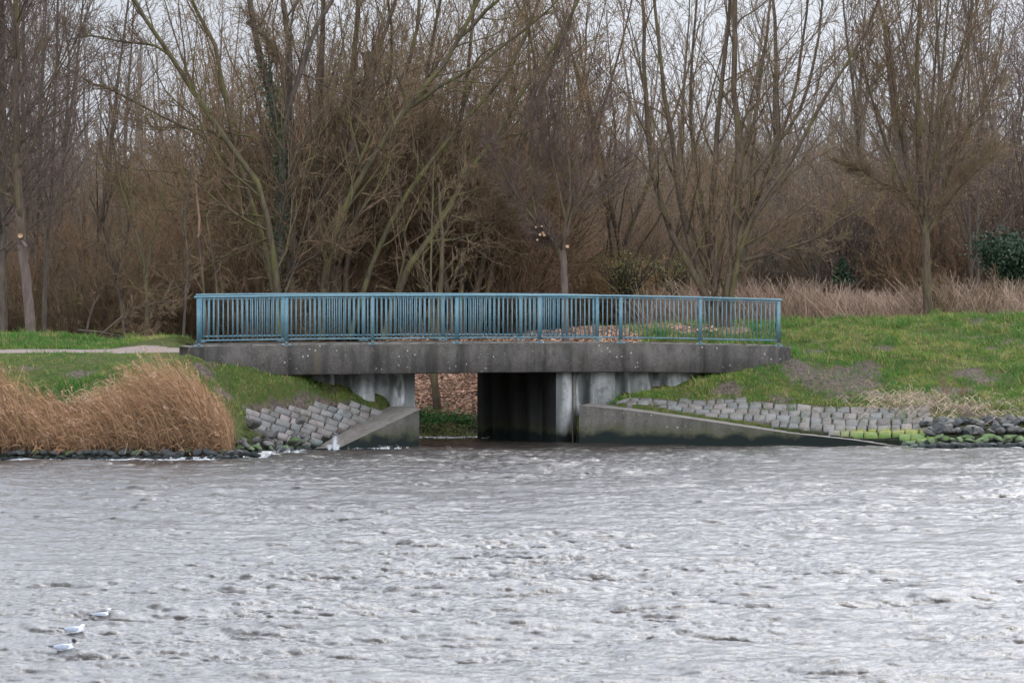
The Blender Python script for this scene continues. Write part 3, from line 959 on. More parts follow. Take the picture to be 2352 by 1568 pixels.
def bank_paving():
    rs = np.random.RandomState(6); V, Q, C = [], [], []
    a = np.array([27.0, 9.5]); b = np.array([-5.5, 12.5])
    for r_ in range(-30, 30):
        o = rs.rand(); u = -30.0
        while u < 30:
            l_ = rs.uniform(.7, 1.35)
            c_ = np.array([720.0, 975.0]) + a * (u + o + l_ / 2) + b * (r_ + .5)
            if inpoly(np.array([c_[0]]), np.array([c_[1]]), PAVE_PX)[0]:
                br = rs.uniform(.6, 1.15); k = rs.rand()
                col = (np.array([.15, .142, .13]) if k < .5 else np.array([.18, .148, .135]) if k < .8 else np.array([.125, .135, .135])) * br
                base = len(V); jit = rs.normal(size=(4, 2)) * np.array([.03, .05]); lift = rs.uniform(0, .03); tl = rs.normal(size=4) * .006
                for ring, (ga, gb), dn in ((0, (.04, .07), -.12), (1, (.04, .07), lift - .018), (2, (.085, .15), lift)):
                    for q_, (su, sv) in enumerate(((0, 0), (1, 0), (1, 1), (0, 1))):
                        uu = u + o + (ga if su == 0 else l_ - ga) + jit[q_, 0]; vv = r_ + (gb if sv == 0 else 1 - gb) + jit[q_, 1]
                        p_ = np.array([720.0, 975.0]) + a * uu + b * vv
                        w_ = W(p_[0], p_[1], float(paveY(p_[0], p_[1])))
                        V.append(w_ + np.array([.25, -.62, .74]) * (dn + tl[q_])); C.append(col)
                for rr2 in range(2):
                    for q_ in range(4):
                        Q.append((base + rr2 * 4 + q_, base + rr2 * 4 + (q_ + 1) % 4, base + rr2 * 4 + 4 + (q_ + 1) % 4, base + rr2 * 4 + 4 + q_))
                Q.append((base + 8, base + 9, base + 10, base + 11))
            u += l_
    o = mesh_np('paved_bank', np.array(V), [np.array(Q)], pm.m, None, False, {'col': np.array(C)})
    tag(o, 'grey and pink stone block paving on the bank left of the wing wall', 'stone paving', None, 'structure')
bank_paving()
paving('paved_slope', 'weathered stone block paving above the long sloping wall, green algae at its foot', PAVE_R, (1, -.10), .32, .36, 9, pm.m)

# ------------------------------------------------------------------ rocks
def rock_mat(name, c0, c1, moss, mossy):
    m = NM(name, .75, .35)
    p = m.coord(kind='World'); n1 = m.noise(12, p, 6, .7)
    c = m.mix(m.rng(n1, .3, .7), c0, c1)
    sz = m.t.nodes.new('ShaderNodeSeparateXYZ'); m.L(m.geo.outputs['Normal'], sz.inputs[0])
    up = m.math('ADD', sz.outputs['Z'], m.rng(m.noise(7, p, 4), .3, .7, -.35, .35))
    c = m.mix(m.rng(up, .35 - mossy, .75 - mossy, 0, .95 if mossy > 0 else 0), c, moss)
    c = m.mix(m.rng(m.zpos(), .06, .16, 1, 0), c, (0.008, 0.012, 0.011))
    m.color(c); m.bump(n1, .7, .03)
    return m.m
RM = {'dark': rock_mat('rock_dark_wet', (0.02, 0.022, 0.022), (0.065, 0.065, 0.06), (0.02, 0.03, 0.01), 0),
      'grey': rock_mat('rock_grey', (0.04, 0.037, 0.033), (0.13, 0.12, 0.108), (0.1, 0.1, 0.04), 0),
      'moss': rock_mat('rock_mossy', (0.03, 0.036, 0.026), (0.08, 0.08, 0.055), (0.055, 0.095, 0.02), .2)}
def rock_mesh(seed, kind):
    rs = np.random.RandomState(seed)
    import bmesh
    bm = bmesh.new(); bmesh.ops.create_icosphere(bm, subdivisions=3, radius=1.0)
    V = np.array([v.co[:] for v in bm.verts]); Fc = np.array([[v.index for v in f.verts] for f in bm.faces]); bm.free()
    planes = unit(rs.normal(size=(11, 3))); dist = rs.uniform(.42, .8, 11)
    for pn, d in zip(planes, dist):       # cut facets
        k = V @ pn - d
        V = V - np.clip(k, 0, None)[:, None] * pn * .93
    V += unit(V) * ((vnoise(V[:, 0] * 2, V[:, 1] * 2 + V[:, 2], 1.7, seed) - .5) * .12)[:, None]
    V *= np.array([1.0, rs.uniform(.7, .95), rs.uniform(.55, .75)])
    ob = mesh_np('rock', V, [Fc], RM[kind], None, False)
    me = ob.data; bpy.data.objects.remove(ob)
    return me
RMESH = {k: [rock_mesh(100 + i * 7 + j * 31, k) for i in range(4)] for j, k in enumerate(('dark', 'grey', 'moss'))}
rr = np.random.RandomState(12)
def put_rock(X, Y, z, s, kind, label, group):
    o = bpy.data.objects.new('rock', RMESH[kind][rr.randint(4)])
    o.location = (X, Y, z); o.scale = (s * rr.uniform(.85, 1.25), s * rr.uniform(.8, 1.1), s * rr.uniform(.75, 1.05))
    o.rotation_euler = (rr.uniform(-.4, .4), rr.uniform(-.4, .4), rr.uniform(0, 6.28))
    tag(o, label, 'rock', group); COL.objects.link(o)
# along the reeds, left
for i in range(58):
    X = -12.8 + i * .105 + rr.uniform(-.06, .06); row = i % 2
    Y = 108.35 + (.35 if row else 0) + rr.uniform(-.12, .18)
    put_rock(X, Y, .02 + .13 * row, rr.uniform(.13, .22), 'moss' if rr.rand() < .22 else 'dark', 'dark wet rock at the waterline below the reeds', 'wet rocks below the reeds')
# round the reed corner to the paving
cn = [(-7.0, 109.3), (-6.75, 110.1), (-6.35, 111.1), (-5.85, 112.2), (-5.5, 113.6), (-5.45, 114.2)]
cl_ = np.array(cn)
def along(u):
    s_ = u * (len(cn) - 1); i = min(int(s_), len(cn) - 2); return cl_[i] + (cl_[i + 1] - cl_[i]) * (s_ - i)
for i in range(44):
    u = i / 43; p_ = along(u); row = i % 4
    nrm = np.array([-.85, .5])
    q_ = p_ + nrm * (row * (.17 - .10 * u) - .02) + rr.normal(size=2) * .05
    z = float(ground_raw(np.array([q_[0]]), np.array([q_[1]]))[0])
    z = max(z, .0) + .05
    kind, lab, grp = (('dark', 'dark wet rock in the foam between reeds and paving', 'foam-washed rocks') if row == 0 else
                      ('moss', 'bright green mossy rock between reeds and paving', 'mossy rocks beside the reeds') if (row == 1 or (row == 2 and rr.rand() < .3)) else
                      ('grey', 'dry grey rock heaped at the foot of the block paving', 'grey rocks at the paving foot'))
    put_rock(q_[0], q_[1], z, rr.uniform(.11, .20), kind, lab, grp)
p_ = W(583, 975, 111.9); put_rock(p_[0], p_[1], p_[2] + .03, .21, 'grey', 'lone rounded grey boulder in the grass just left of the block paving', None)
p_ = W(672, 1012, 113.3); put_rock(p_[0], p_[1], p_[2] + .0, .27, 'moss', 'large upright mossy boulder at the lower left corner of the block paving', None)
p_ = W(622, 998, 112.2); put_rock(p_[0], p_[1], p_[2] + .0, .22, 'grey', 'large dark grey boulder lying against the lower edge of the block paving', None)
# right shore
for i in range(112):
    X = 11.15 + (i // 4) * .125 + rr.uniform(-.07, .07); row = i % 4
    Y = 115.55 + row * .62 + rr.uniform(-.15, .15)
    z = max(float(ground_raw(np.array([X]), np.array([Y]))[0]), 0) + .05
    if row == 0: k, lab, grp = 'dark', 'dark wet rock at the waterline right of the paving', 'wet rocks on the right shore'
    elif row == 1: k, lab, grp = 'moss', 'bright green mossy rock just above the waterline right of the paving', 'mossy rocks on the right shore'
    else: k, lab, grp = ('grey' if rr.rand() < .55 else 'dark'), 'bare rock in the heap above the green rocks right of the paving', 'bare rocks on the right shore'
    put_rock(X, Y, z + (.04 if row > 1 else 0), rr.uniform(.15, .26), k, lab, grp)

# ------------------------------------------------------------------ grass
rg = np.random.default_rng(77)
def turf():
    N = 620000
    X = rg.uniform(-15.5, 15.5, N); Y = rg.uniform(109, 131.5, N)
    keep = np.abs(X) < Y * .128
    X, Y = X[keep], Y[keep]
    z = ground_h(X, Y)
    t, v = tv(X, Y)
    soil = soil_mask(X, Y); ch = chip_mask(X, Y)
    clump = vnoise(X, Y, 2.6, 91)
    pth = (Y > 115.3 + (vnoise(X, Y, 1.5, 44) - .5) * .5) & (Y < 117.7 + (vnoise(X, Y, 1.2, 45) - .5) * .5) & (X < -8.3)
    wl_ = inpoly(X, Y, PAVE_R) | inpoly(X, Y, PAVE_L)
    dens = (1 - soil * .86) * (1 - ch * .97) * (z > np.where(wl_, .55, .95)) * (~pth) * (.45 + 1.1 * clump)
    dens *= ~((v > np.where(t < -2, .85, .12)) & (v < 5.1) & (t > -9.7) & (t < 8.7))
    dens *= ~((v > -.2) & (v < .45) & (t > -9.7) & (t < 8.7) & (z > 2.05))
    low = (X < -6.9) & (Y < 111.5)
    dens *= ~low
    dens *= np.where(wl_, .6 * (vnoise(X, Y, 2.4, 101) > .53) * (z > .55), 1)
    dens *= ~((X > -9) & (X < 1) & (Y > 123))
    dens *= ~(inpoly(X, Y, [(1.7, 118.2), (2.1, 119.5), (10.5, 116.8), (10.4, 116)]) | inpoly(X, Y, [(-2.4, 116.3), (-5.6, 114.2), (-5.5, 114.6), (-3.3, 117.8), (-2.6, 117.5)]))
    k = rg.random(len(X)) < dens
    X, Y, z, clump = X[k], Y[k], z[k], clump[k]
    n = len(X)
    h = rg.uniform(.04, .12, n) * (.35 + 1.5 * clump ** 1.3)
    tuft_ = vnoise(X, Y, 1.9, 141) * .6 + vnoise(X, Y, 5.5, 142) * .4
    h = h * (1 + 1.3 * np.clip((tuft_ - .56) / .08, 0, 1))
    h = np.where((X < -8.2) & (Y > 112.8) & (Y < 115.2), h * .4, h)
    tall = rg.random(n) < .012
    h = np.where(tall, h * 2.0, h)
    wd = rg.uniform(.010, .022, n)
    a = rg.uniform(0, 6.28, n); lean = rg.normal(size=(n, 2)) * .45; lean[:, 0] -= .25
    base = np.stack([X, Y, z - .01], -1)
    side = np.stack([np.cos(a), np.sin(a), np.zeros(n)], -1) * wd[:, None] / 2
    tip = base + np.stack([lean[:, 0] * h, lean[:, 1] * h, h], -1)
    V = np.stack([base - side, base + side, tip], 1).reshape(-1, 3)
    T = np.arange(n * 3).reshape(-1, 3)
    m1 = vnoise(X, Y, .7, 95); m2 = rg.random(n); m3 = vnoise(X, Y, 3.0, 96)
    g0 = np.array([.042, .13, .010]); g1 = np.array([.115, .185, .018]); dry = np.array([.33, .25, .10]); drk = np.array([.028, .10, .012])
    mixv = np.clip((m1 - .3) / .4, 0, 1)[:, None]
    c = g0 * (1 - mixv) + g1 * mixv
    c = np.where((m3 < .40)[:, None] | (tuft_ > .62)[:, None], c * .35 + drk * .65, c)
    dryp = .09 + .34 * np.clip((m3 - .52) / .12, 0, 1) + .15 * np.clip((m1 - .55) / .1, 0, 1)
    c = np.where((m2 < dryp)[:, None], dry * rg.uniform(.6, 1.1, n)[:, None], c * rg.uniform(.75, 1.25, n)[:, None])
    o = mesh_np('grass', V, [T], M_grass, None, False, {'col': np.repeat(c, 3, 0)})
    tag(o, 'short green and straw coloured grass on both banks', 'grass', None, 'stuff')
turf()

# ------------------------------------------------------------------ reeds
def reed_clump(name, label, spec, seed, hcol=(.32, .165, .09), n=9000, plume=True):
    r = np.random.default_rng(seed)
    X, Y, H, lean = spec(r, n)
    z = np.maximum(ground_h(X, Y, False), 0) - .02
    K = 7
    s = np.linspace(0, 1, K)[None, :]
    L_ = H[:, None]
    bend = lean[:, None]
    # blown over: nearly upright foot, upper part swept to the left
    ang = bend * s ** 1.3
    stp = L_ / (K - 1)
    dxx = -np.cumsum(np.sin(ang) * stp, 1); dzz = np.cumsum(np.cos(ang) * stp, 1)
    dyy = np.cumsum(r.normal(size=(len(X), 1)) * .10 * s * stp, 1) * 3
    dxx[:, 0] = 0; dzz[:, 0] = 0
    P = np.stack([X[:, None] + dxx, Y[:, None] + dyy, z[:, None] + dzz], -1)
    wd = np.broadcast_to(r.uniform(.006, .014, len(X))[:, None] * (1 - .6 * s), (len(X), K))
    V, Q = ribbons(P, wd, r)
    c0 = np.array(hcol)
    br = r.uniform(.5, 1.35, len(X)) * .85
    hue = r.random(len(X))[:, None]
    cc = (c0 * (1 - hue * .5) + np.array([.50, .38, .20]) * hue * .5) * br[:, None]
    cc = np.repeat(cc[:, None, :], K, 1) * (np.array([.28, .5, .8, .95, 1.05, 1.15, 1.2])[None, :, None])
    cc = np.repeat(cc.reshape(-1, 3), 2, 0)
    parts = [(V, Q, cc)]
    # dry leaves along the stems
    m = int(n * 1.3)
    k = r.integers(0, len(X), m); j = r.integers(1, K - 1, m)
    p0 = P[k, j]
    ll = r.uniform(.12, .38, m)
    d = unit(np.stack([-r.uniform(.1, 1, m), r.normal(size=m) * .35, r.uniform(-.25, .8, m)], -1))
    PP = np.stack([p0, p0 + d * (ll / 2)[:, None] + np.array([0, 0, .01]), p0 + d * ll[:, None] - np.array([0, 0, 1]) * (ll * .25)[:, None]], 1)
    wl = np.broadcast_to(r.uniform(.008, .02, m)[:, None] * np.array([.8, 1, .2])[None], (m, 3))
    V2, Q2 = ribbons(PP, wl, r)
    c2 = np.repeat((np.array([.30, .165, .085]) * r.uniform(.5, 1.4, m)[:, None]), 6, 0)
    parts.append((V2, Q2 + len(V), c2))
    VV = [V, V2]; off_ = len(V) + len(V2)
    if plume:
        kk = r.choice(len(X), len(X) // 34, replace=False); mp = 26
        tip = P[kk, -1]; dirn = unit(P[kk, -1] - P[kk, -2])
        u = r.random((len(kk), mp))
        q0 = tip[:, None] + dirn[:, None] * (u * .14)[..., None]
        dd = unit(dirn[:, None] + r.normal(size=(len(kk), mp, 3)) * .55)
        PP = np.stack([q0, q0 + dd * .05], 2).reshape(-1, 2, 3)
        V3, Q3 = ribbons(PP, np.full((len(PP), 2), .010), r)
        VV.append(V3); parts.append((V3, Q3 + off_, np.repeat(np.array([[.46, .30, .20]]) * r.uniform(.7, 1.2, (len(PP), 1)), 4, 0)))
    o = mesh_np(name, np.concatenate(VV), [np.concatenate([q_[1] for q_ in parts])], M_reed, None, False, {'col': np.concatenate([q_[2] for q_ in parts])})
    tag(o, label, 'reeds', 'reed clumps on the left bank', 'stuff')
    return o
def spec_r(r, n):
    u = r.beta(1.0, .8, n)
    X = -11.35 + u * 4.35
    Y = 108.75 + r.random(n) ** 1.2 * (1.5) + .2 * r.random(n)
    H = .86 * (.62 + 1.48 * np.clip((X + 11.2) / 2.6, 0, 1)) * (1 - .42 * np.clip((X + 7.9) / .9, 0, 1)) * (.28 + .80 * r.random(n) ** 1.35) * (.8 + .35 * vnoise(X, Y, 1.6, 77))
    lean = r.normal(.6, .3, n) + .28 * r.random(n) + .10 * (H > 1.5)
    lean = np.where(r.random(n) < .03, r.uniform(-.9, 1.7, n), lean)
    return X, Y, H, lean
def spec_l(r, n):
    X = -14.2 + r.beta(.8, 1.15, n) * 3.6
    Y = 108.75 + r.random(n) ** 1.2 * 1.6
    H = (1.75 - 1.15 * np.clip((X + 12.9) / 2.0, 0, 1)) * (.28 + .85 * r.random(n) ** 1.35) * (.8 + .35 * vnoise(X, Y, 1.6, 78))
    lean = r.normal(.6, .3, n) + .22 * r.random(n)
    return X, Y, H, lean
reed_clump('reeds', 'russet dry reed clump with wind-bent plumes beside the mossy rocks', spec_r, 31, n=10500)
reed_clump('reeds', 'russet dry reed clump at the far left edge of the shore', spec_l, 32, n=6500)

def reed_bed(name, label, x0, x1, y0, y1, h0, h1, n, col, seed):
    r = np.random.default_rng(seed)
    X = r.uniform(x0, x1, n); Y = r.uniform(y0, y1, n)
    z = ground_h(X, Y, False)
    H = r.uniform(h0, h1, n) * (.55 + .75 * vnoise(X, Y, .45, seed)) * (1 - .25 * (vnoise(X, Y, 1.5, seed + 3) > .6))
    K = 4; s = np.linspace(0, 1, K)[None]
    lx = r.normal(-.12, .38, n); ly = r.normal(0, .2, n)
    P = np.stack([X[:, None] + lx[:, None] * s ** 1.6 * H[:, None], Y[:, None] + ly[:, None] * s * H[:, None], z[:, None] + s * H[:, None]], -1)
    V, Q = ribbons(P, np.broadcast_to(r.uniform(.012, .028, n)[:, None] * (1 - .45 * s), (n, K)), r)
    c = (np.array(col) * (.6 + .4 * r.random(n)[:, None]) + np.array([.30, .24, .14]) * .4 * r.random(n)[:, None]) * r.uniform(.5, 1.35, n)[:, None]
    o = mesh_np(name, V, [Q], M_reed, None, False, {'col': np.repeat(c, K * 2, 0)})
    tag(o, label, 'reeds', None, 'stuff')
reed_bed('reed_bed', 'pinkish dry reed bed behind the grassy crest to the right of the bridge', 4, 24, 133.5, 147, 1.0, 2.0, 40000, (.34, .235, .175), 51)
reed_bed('reed_bed', 'pinkish dry reed field seen between the trunks left of the bridge', -24, -2, 132, 143, .9, 1.5, 24000, (.30, .19, .15), 52)

# ------------------------------------------------------------------ trees
UP = np.array([0, 0, 1.0])
def branch(r, P, Rr, n, tr, ang, angsd, Lr, Lmin, taper, rr_, K, up, wig, rmax=9):
    N, K0, _ = P.shape
    idx = np.repeat(np.arange(N), n)
    M = len(idx)
    j = np.tile(np.arange(n), N)
    t = tr[0] + (tr[1] - tr[0]) * (j + r.random(M)) / n
    f = t * (K0 - 1); i = np.clip(f.astype(int), 0, K0 - 2); w = (f - i)[:, None]
    pos = P[idx, i] * (1 - w) + P[idx, i + 1] * w
    tan = unit(P[idx, i + 1] - P[idx, i])
    rad = Rr[idx, i] * (1 - w[:, 0]) + Rr[idx, i + 1] * w[:, 0]
    plen = np.linalg.norm(np.diff(P, axis=1), axis=2).sum(1)[idx]
    perp = unit(np.cross(tan, unit(r.normal(size=(M, 3)))))
    a = np.radians(r.normal(ang, angsd, M))[:, None]
    d = np.cos(a) * tan + np.sin(a) * perp
    ln = np.maximum(plen * Lr * (1 - taper * t) * r.uniform(.6, 1.35, M), Lmin * r.uniform(.6, 1.3, M))
    r0 = np.minimum(rad * rr_, rmax)
    pts = [pos]
    p = pos
    for k in range(K - 1):
        d = unit(d + UP * up + r.normal(size=(M, 3)) * wig)
        p = p + d * (ln / (K - 1))[:, None]
        pts.append(p)
    P2 = np.stack(pts, 1)
    R2 = r0[:, None] * np.linspace(1, .3, K)[None]
    return P2, R2
def bez(pts, K, jit=0, r=None):
    pts = np.asarray(pts, float)
    d = np.concatenate([[0], np.cumsum(np.linalg.norm(np.diff(pts, axis=0), axis=1))]); d /= d[-1]
    u = np.linspace(0, 1, K)
    # smooth through points: dense linear, then averaged
    uu = np.linspace(0, 1, K * 6)
    q = np.stack([np.interp(uu, d, pts[:, i]) for i in range(3)], 1)
    for _ in range(8):
        q[1:-1] = (q[:-2] + q[1:-1] * 2 + q[2:]) / 4
    q = np.stack([np.interp(u, uu, q[:, i]) for i in range(3)], 1)
    if r is not None and jit: q[1:] += r.normal(size=(K - 1, 3)) * jit
    return q
def join(sets, sides):
    V, Q, n = [], [], 0
    for (P, Rr), s in zip(sets, sides):
        v, q = tubes(P, Rr, s); V.append(v); Q.append(q + n); n += len(v)
    return np.concatenate(V), np.concatenate(Q)
def traced_tree(name, label, cat, Y0, stems, lv, seed, bark, twig, group=None, ext=3.5, fan=1.6, partname='stem', rmin=.0056):
    """stems: [(list of photo points (px, py), radius px at foot, radius px at top, depth offset at top)]"""
    r = np.random.default_rng(seed)
    K = 14
    Ps, Rs = [], []
    base = None
    barks, bare = [], []
    for st_ in stems:
        pts, ra, rb, dy = st_[:4]
        barks.append(st_[4] if len(st_) > 4 else bark)
        bare.append(len(st_) > 5)
        m = len(pts)
        q = []
        ys = [p_[1] for p_ in pts]
        for i, p_ in enumerate(pts):
            u = (ys[0] - p_[1]) / max(ys[0] + 50, 1)
            q.append(W(p_[0], p_[1], Y0 + dy * max(u, 0) * 1.0 + (p_[2] if len(p_) > 2 else 0)))
        top_out = pts[-1][1] < 30
        if top_out and ext > 0:
            d = unit(q[-1] - q[-2]); d = unit(d + UP * .4)
            q.append(q[-1] + d * ext)
        P_ = bez(q, K, min(.02, .0018 * float(np.linalg.norm(q[-1] - q[0]))), r)
        kf = Y0 / F
        Rr = np.interp(np.linspace(0, 1, K), [0, 1], [ra * kf, rb * kf * (.45 if top_out else 1)])
        if base is None: base = P_[0].copy()
        Ps.append(P_); Rs.append(Rr)
    root = thing(name, label, cat, tuple(base), group)
    for P_, Rr, bk in zip(Ps, Rs, barks):
        v, q = tubes(P_[None], Rr[None], 9)
        off(mesh_np(partname, v, [q], bk, root, True), root)
    P0 = np.stack(Ps); R0 = np.stack(Rs)
    kb = ~np.array(bare)
    sets, cur, curR = [], P0[kb], R0[kb]
    for k, l in enumerate(lv):
        cur, curR = branch(r, cur, curR, *l)
        curR = np.maximum(curR, rmin)
        sets.append((cur, curR))
    # keep the lower levels above the ground
    v, q = tubes(sets[0][0], sets[0][1], 5)
    off(mesh_np('branches', v, [q], bark if bark is not M_bark_grey else M_bark_brown, root, True), root)
    v, q = join(sets[1:], [4, 3, 3][:len(sets) - 1])
    off(mesh_np('crown', v, [q], twig, root, True), root)
    return root, P0, R0, sets

#                  n  tr          ang sd  Lr  Lmin taper rr  K  up   wig
WILLOW = [(13, (.05, .97), 34, 15, .30, .8, .40, .42, 8, .09, .15, .045),
          (9, (.10, .98), 38, 14, .42, .5, .35, .5, 6, .06, .16, .017),
          (6, (.05, .98), 42, 16, .48, .28, .3, .65, 4, .04, .17, .011)]
WILLOW_D = WILLOW

# the big mossy willows behind the left half of the railing
traced_tree('willow', 'multi-stemmed mossy willow with a stem leaning far left over the left end of the railing', 'tree', 127.0, [
    ([(640, 770), (638, 640), (604, 434), (556, 370), (507, 302), (458, 234), (405, 141), (361, 93), (341, 44), (290, -30)], 9, 6, -1.5),
    ([(646, 770), (610, 560), (560, 420), (530, 300), (512, 195), (487, 63), (453, 34), (425, -30)], 8, 6, .5),
    ([(405, 141), (361, 105), (336, 102), (263, 93), (205, 80), (150, 95)], 3.2, 1.5, -1.0),
    ([(536, 385), (453, 302), (390, 278), (273, 214), (195, 185), (120, 130)], 3.4, 1.2, -1.2),
    ([(604, 434), (575, 414), (487, 405), (390, 395), (300, 388), (244, 372)], 3, 1.0, -1.5),
    ([(629, 500), (487, 485), (361, 483), (253, 473)], 2.6, .9, -1.8),
    ([(585, 314), (429, 295), (292, 288)], 2.4, .9, -1.3),
    ([(629, 541), (536, 575), (463, 624), (405, 663), (340, 672)], 3.2, 1.2, -2.5)],
    WILLOW, 1, M_bark_moss, M_twig_brown)
wB = traced_tree('willow', 'dark ivy-clad willow rising behind the second and third railing bays', 'tree', 128.0, [
    ([(640, 780), (639, 672), (640, 560), (655, 480), (650, 380), (640, 290), (625, 230), (600, 150), (590, 100), (575, 0)], 13, 10, 0),
    ([(645, 600), (645, 420), (645, 365), (658, 273), (678, 205), (692, 161), (726, 54), (765, 0)], 9, 7, .5),
    ([(678, 176), (653, 137), (624, 98), (590, 73), (565, 50)], 4, 2.5, 0),
    ([(660, 780), (668, 600), (672, 450), (662, 300), (668, 150), (650, 0)], 11, 8, 1.0),
    ([(650, 640), (700, 600), (745, 575), (800, 560)], 3, 1, -1.0)],
    WILLOW, 2, M_bark_dark, M_twig_brown)
traced_tree('willow', 'tall brown willow with a snapped-off stem top behind the third railing bay', 'tree', 129.5, [
    ([(762, 780), (768, 650), (780, 500), (815, 320), (850, 200), (847, 118)], 13, 13, 0),
    ([(752, 780), (757, 600), (782, 400), (810, 200), (823, 0)], 11, 8, .8),
    ([(775, 780), (790, 420), (813, 273), (867, 122), (911, 0)], 9, 6, 1.5),
    ([(785, 780), (800, 560), (847, 390), (906, 234), (955, 98), (964, 0)], 8, 5.5, .5),
    ([(740, 780), (735, 600), (725, 400), (735, 200), (742, 0)], 10, 8, 1.2),
    ([(770, 500), (800, 440), (815, 428), (870, 400)], 4, 2, -1.5)],
    WILLOW, 3, M_bark_brown, M_twig_brown)
traced_tree('willow', 'right-leaning willow with yellow-green mossy stems behind the middle of the railing', 'tree', 128.5, [
    ([(735, 780), (745, 620), (784, 488), (843, 380), (925, 254), (969, 205), (1028, 146), (1057, 78), (1101, 0)], 10, 6, -1.0),
    ([(1057, 85), (1081, 68), (1110, 30), (1145, 0)], 5, 3.5, -1.0),
    ([(925, 260), (1018, 195), (1086, 156), (1174, 93), (1262, 24)], 5, 3, -1.5),
    ([(880, 780), (930, 614), (1013, 512), (1047, 448), (1096, 370), (1145, 312), (1174, 244), (1271, 112), (1330, 0)], 9, 4, .6),
    ([(800, 780), (870, 560), (960, 400), (1060, 290), (1180, 150), (1240, 0)], 7, 4, 1.5),
    ([(1045, 450), (1110, 430), (1180, 405)], 2.5, 1, -1.0),
    ([(1035, 495), (1110, 515), (1200, 505)], 2.2, 1, -1.4)],
    WILLOW, 4, M_bark_moss, M_twig_brown)
traced_tree('willow', 'bushy brown willow filling the space behind the fourth and fifth railing bays', 'tree', 131.0, [
    ([(1080, 780), (1090, 700), (1106, 609), (1154, 439), (1223, 258), (1301, 73), (1330, -20)], 8, 5, .6),
    ([(1060, 780), (1065, 560), (1050, 350), (1075, 150), (1090, 0)], 7, 5, .8),
    ([(1040, 780), (1020, 600), (985, 420), (975, 200), (1010, 0)], 7, 5, 1.4),
    ([(1095, 780), (1140, 560), (1190, 380), (1235, 180), (1200, 0)], 6, 4, 1.1),
    ([(1030, 780), (960, 620), (900, 480), (880, 300), (905, 100), (890, 0)], 6, 4, .2)],
    WILLOW_D, 5, M_bark_brown, M_twig_brown)
# leftmost tree with a pale trunk
gl = traced_tree('alder', 'tall tree with pale pinkish trunk and a fresh saw cut at the far left', 'tree', 122.5, [
    ([(50, 575), (46, 500), (42, 439), (37, 341), (37, 146), (37, 0)], 10.8, 7, 0, M_bark_brown),
    ([(72, 772), (66, 700), (58, 620), (49, 562)], 12.5, 10.6, 0, M_bark_grey, 1)],
    [(52, (.06, .99), 46, 10, .40, .5, .72, .34, 9, .085, .05, .035),
     (11, (.1, .98), 36, 11, .36, .4, .4, .5, 6, .06, .10, .013),
     (7, (.1, .98), 38, 14, .45, .22, .3, .6, 4, .03, .13, .008)], 6, M_bark_grey, M_twig_purple, partname='trunk', ext=5)[0]
mb = MB(); c0 = W(47, 541, 122.35) - np.array(gl.location)
mb.tube([c0 + np.array([0, .12, 0]), c0 + np.array([.0, -.06, 0])], .07, 12)
cm = NM('fresh_cut_wood', .8, .2); cm.color(cm.mix(cm.rng(cm.noise(20), .3, .7), (.32, .19, .11), (.42, .27, .165)))
mb.build('cut_scar', cm.m, gl)
mb = MB(); c0 = W(54, 558, 122.3) - np.array(gl.location)
mb.tube([c0 + np.array([-.05, -.02, .06]), c0 + np.array([.10, -.05, -.10])], .04, 8)
mb.build('branch_stub', M_bark_grey, gl)
traced_tree('alder', 'dark tree cut off by the left edge of the picture', 'tree', 124.0, [
    ([(6, 780), (4, 500), (8, 250), (4, 0)], 12, 8, 0), ([(-30, 780), (-20, 400), (-30, 0)], 12, 8, 0)],
    [(34, (.15, .99), 48, 10, .28, .8, .5, .35, 7, .06, .08, .035),
     (10, (.15, .98), 36, 10, .4, .4, .4, .5, 5, .06, .10, .013),
     (6, (.1, .98), 38, 14, .45, .2, .3, .6, 4, .03, .12, .008)], 7, M_bark_dark, M_twig_purple)
traced_tree('alder', 'slim dark tree just right of the pale trunk at the left', 'tree', 126.0, [
    ([(102, 775), (108, 600), (117, 439), (124, 290), (131, 146), (133, 0)], 6, 3, 0)],
    [(26, (.2, .99), 45, 10, .26, .8, .5, .35, 7, .06, .08, .035),
     (7, (.15, .98), 36, 10, .4, .4, .4, .5, 5, .06, .10, .012),
     (5, (.1, .98), 38, 14, .45, .2, .3, .6, 4, .03, .12, .008)], 8, M_bark_dark, M_twig_purple, partname='trunk')
SMALL = [(12, (.2, .98), 40, 12, .3, .6, .4, .45, 6, .06, .12, .02), (7, (.15, .98), 40, 12, .42, .35, .35, .55, 4, .04, .14, .010), (4, (.1, .98), 40, 14, .45, .18, .3, .7, 3, .03, .14, .007)]
traced_tree('small_tree', 'small crooked mossy tree midway between the pale trunk and the railing', 'tree', 125.5, [
    ([(336, 790), (338, 700), (336, 634), (312, 526), (273, 414), (262, 330)], 5.5, 2, .5), ([(336, 640), (350, 540), (372, 470), (380, 400)], 3.5, 1.5, 1)], SMALL, 9, M_bark_moss, M_twig_brown)
traced_tree('small_tree', 'thin forked tree standing second from the railing in the gap at left', 'tree', 126.5, [
    ([(290, 790), (276, 690), (262, 610), (236, 520), (205, 450)], 4, 1.6, .5), ([(262, 640), (290, 560), (300, 480), (296, 380)], 3, 1.4, 1), ([(190, 790), (215, 700), (250, 640), (240, 560)], 3.2, 1.6, 1)], SMALL, 10, M_bark_dark, M_twig_brown)
traced_tree('small_tree', 'slanting dark sapling nearest to the left railing end', 'tree', 125.0, [
    ([(420, 790), (426, 690), (432, 600), (424, 500), (440, 380)], 3.4, 1.5, .5), ([(230, 770), (270, 735), (330, 700), (395, 690)], 2.6, 1.2, 0), ([(180, 758), (230, 762), (300, 778), (352, 782)], 2.8, 1.5, 0)], SMALL, 11, M_bark_dark, M_twig_brown)
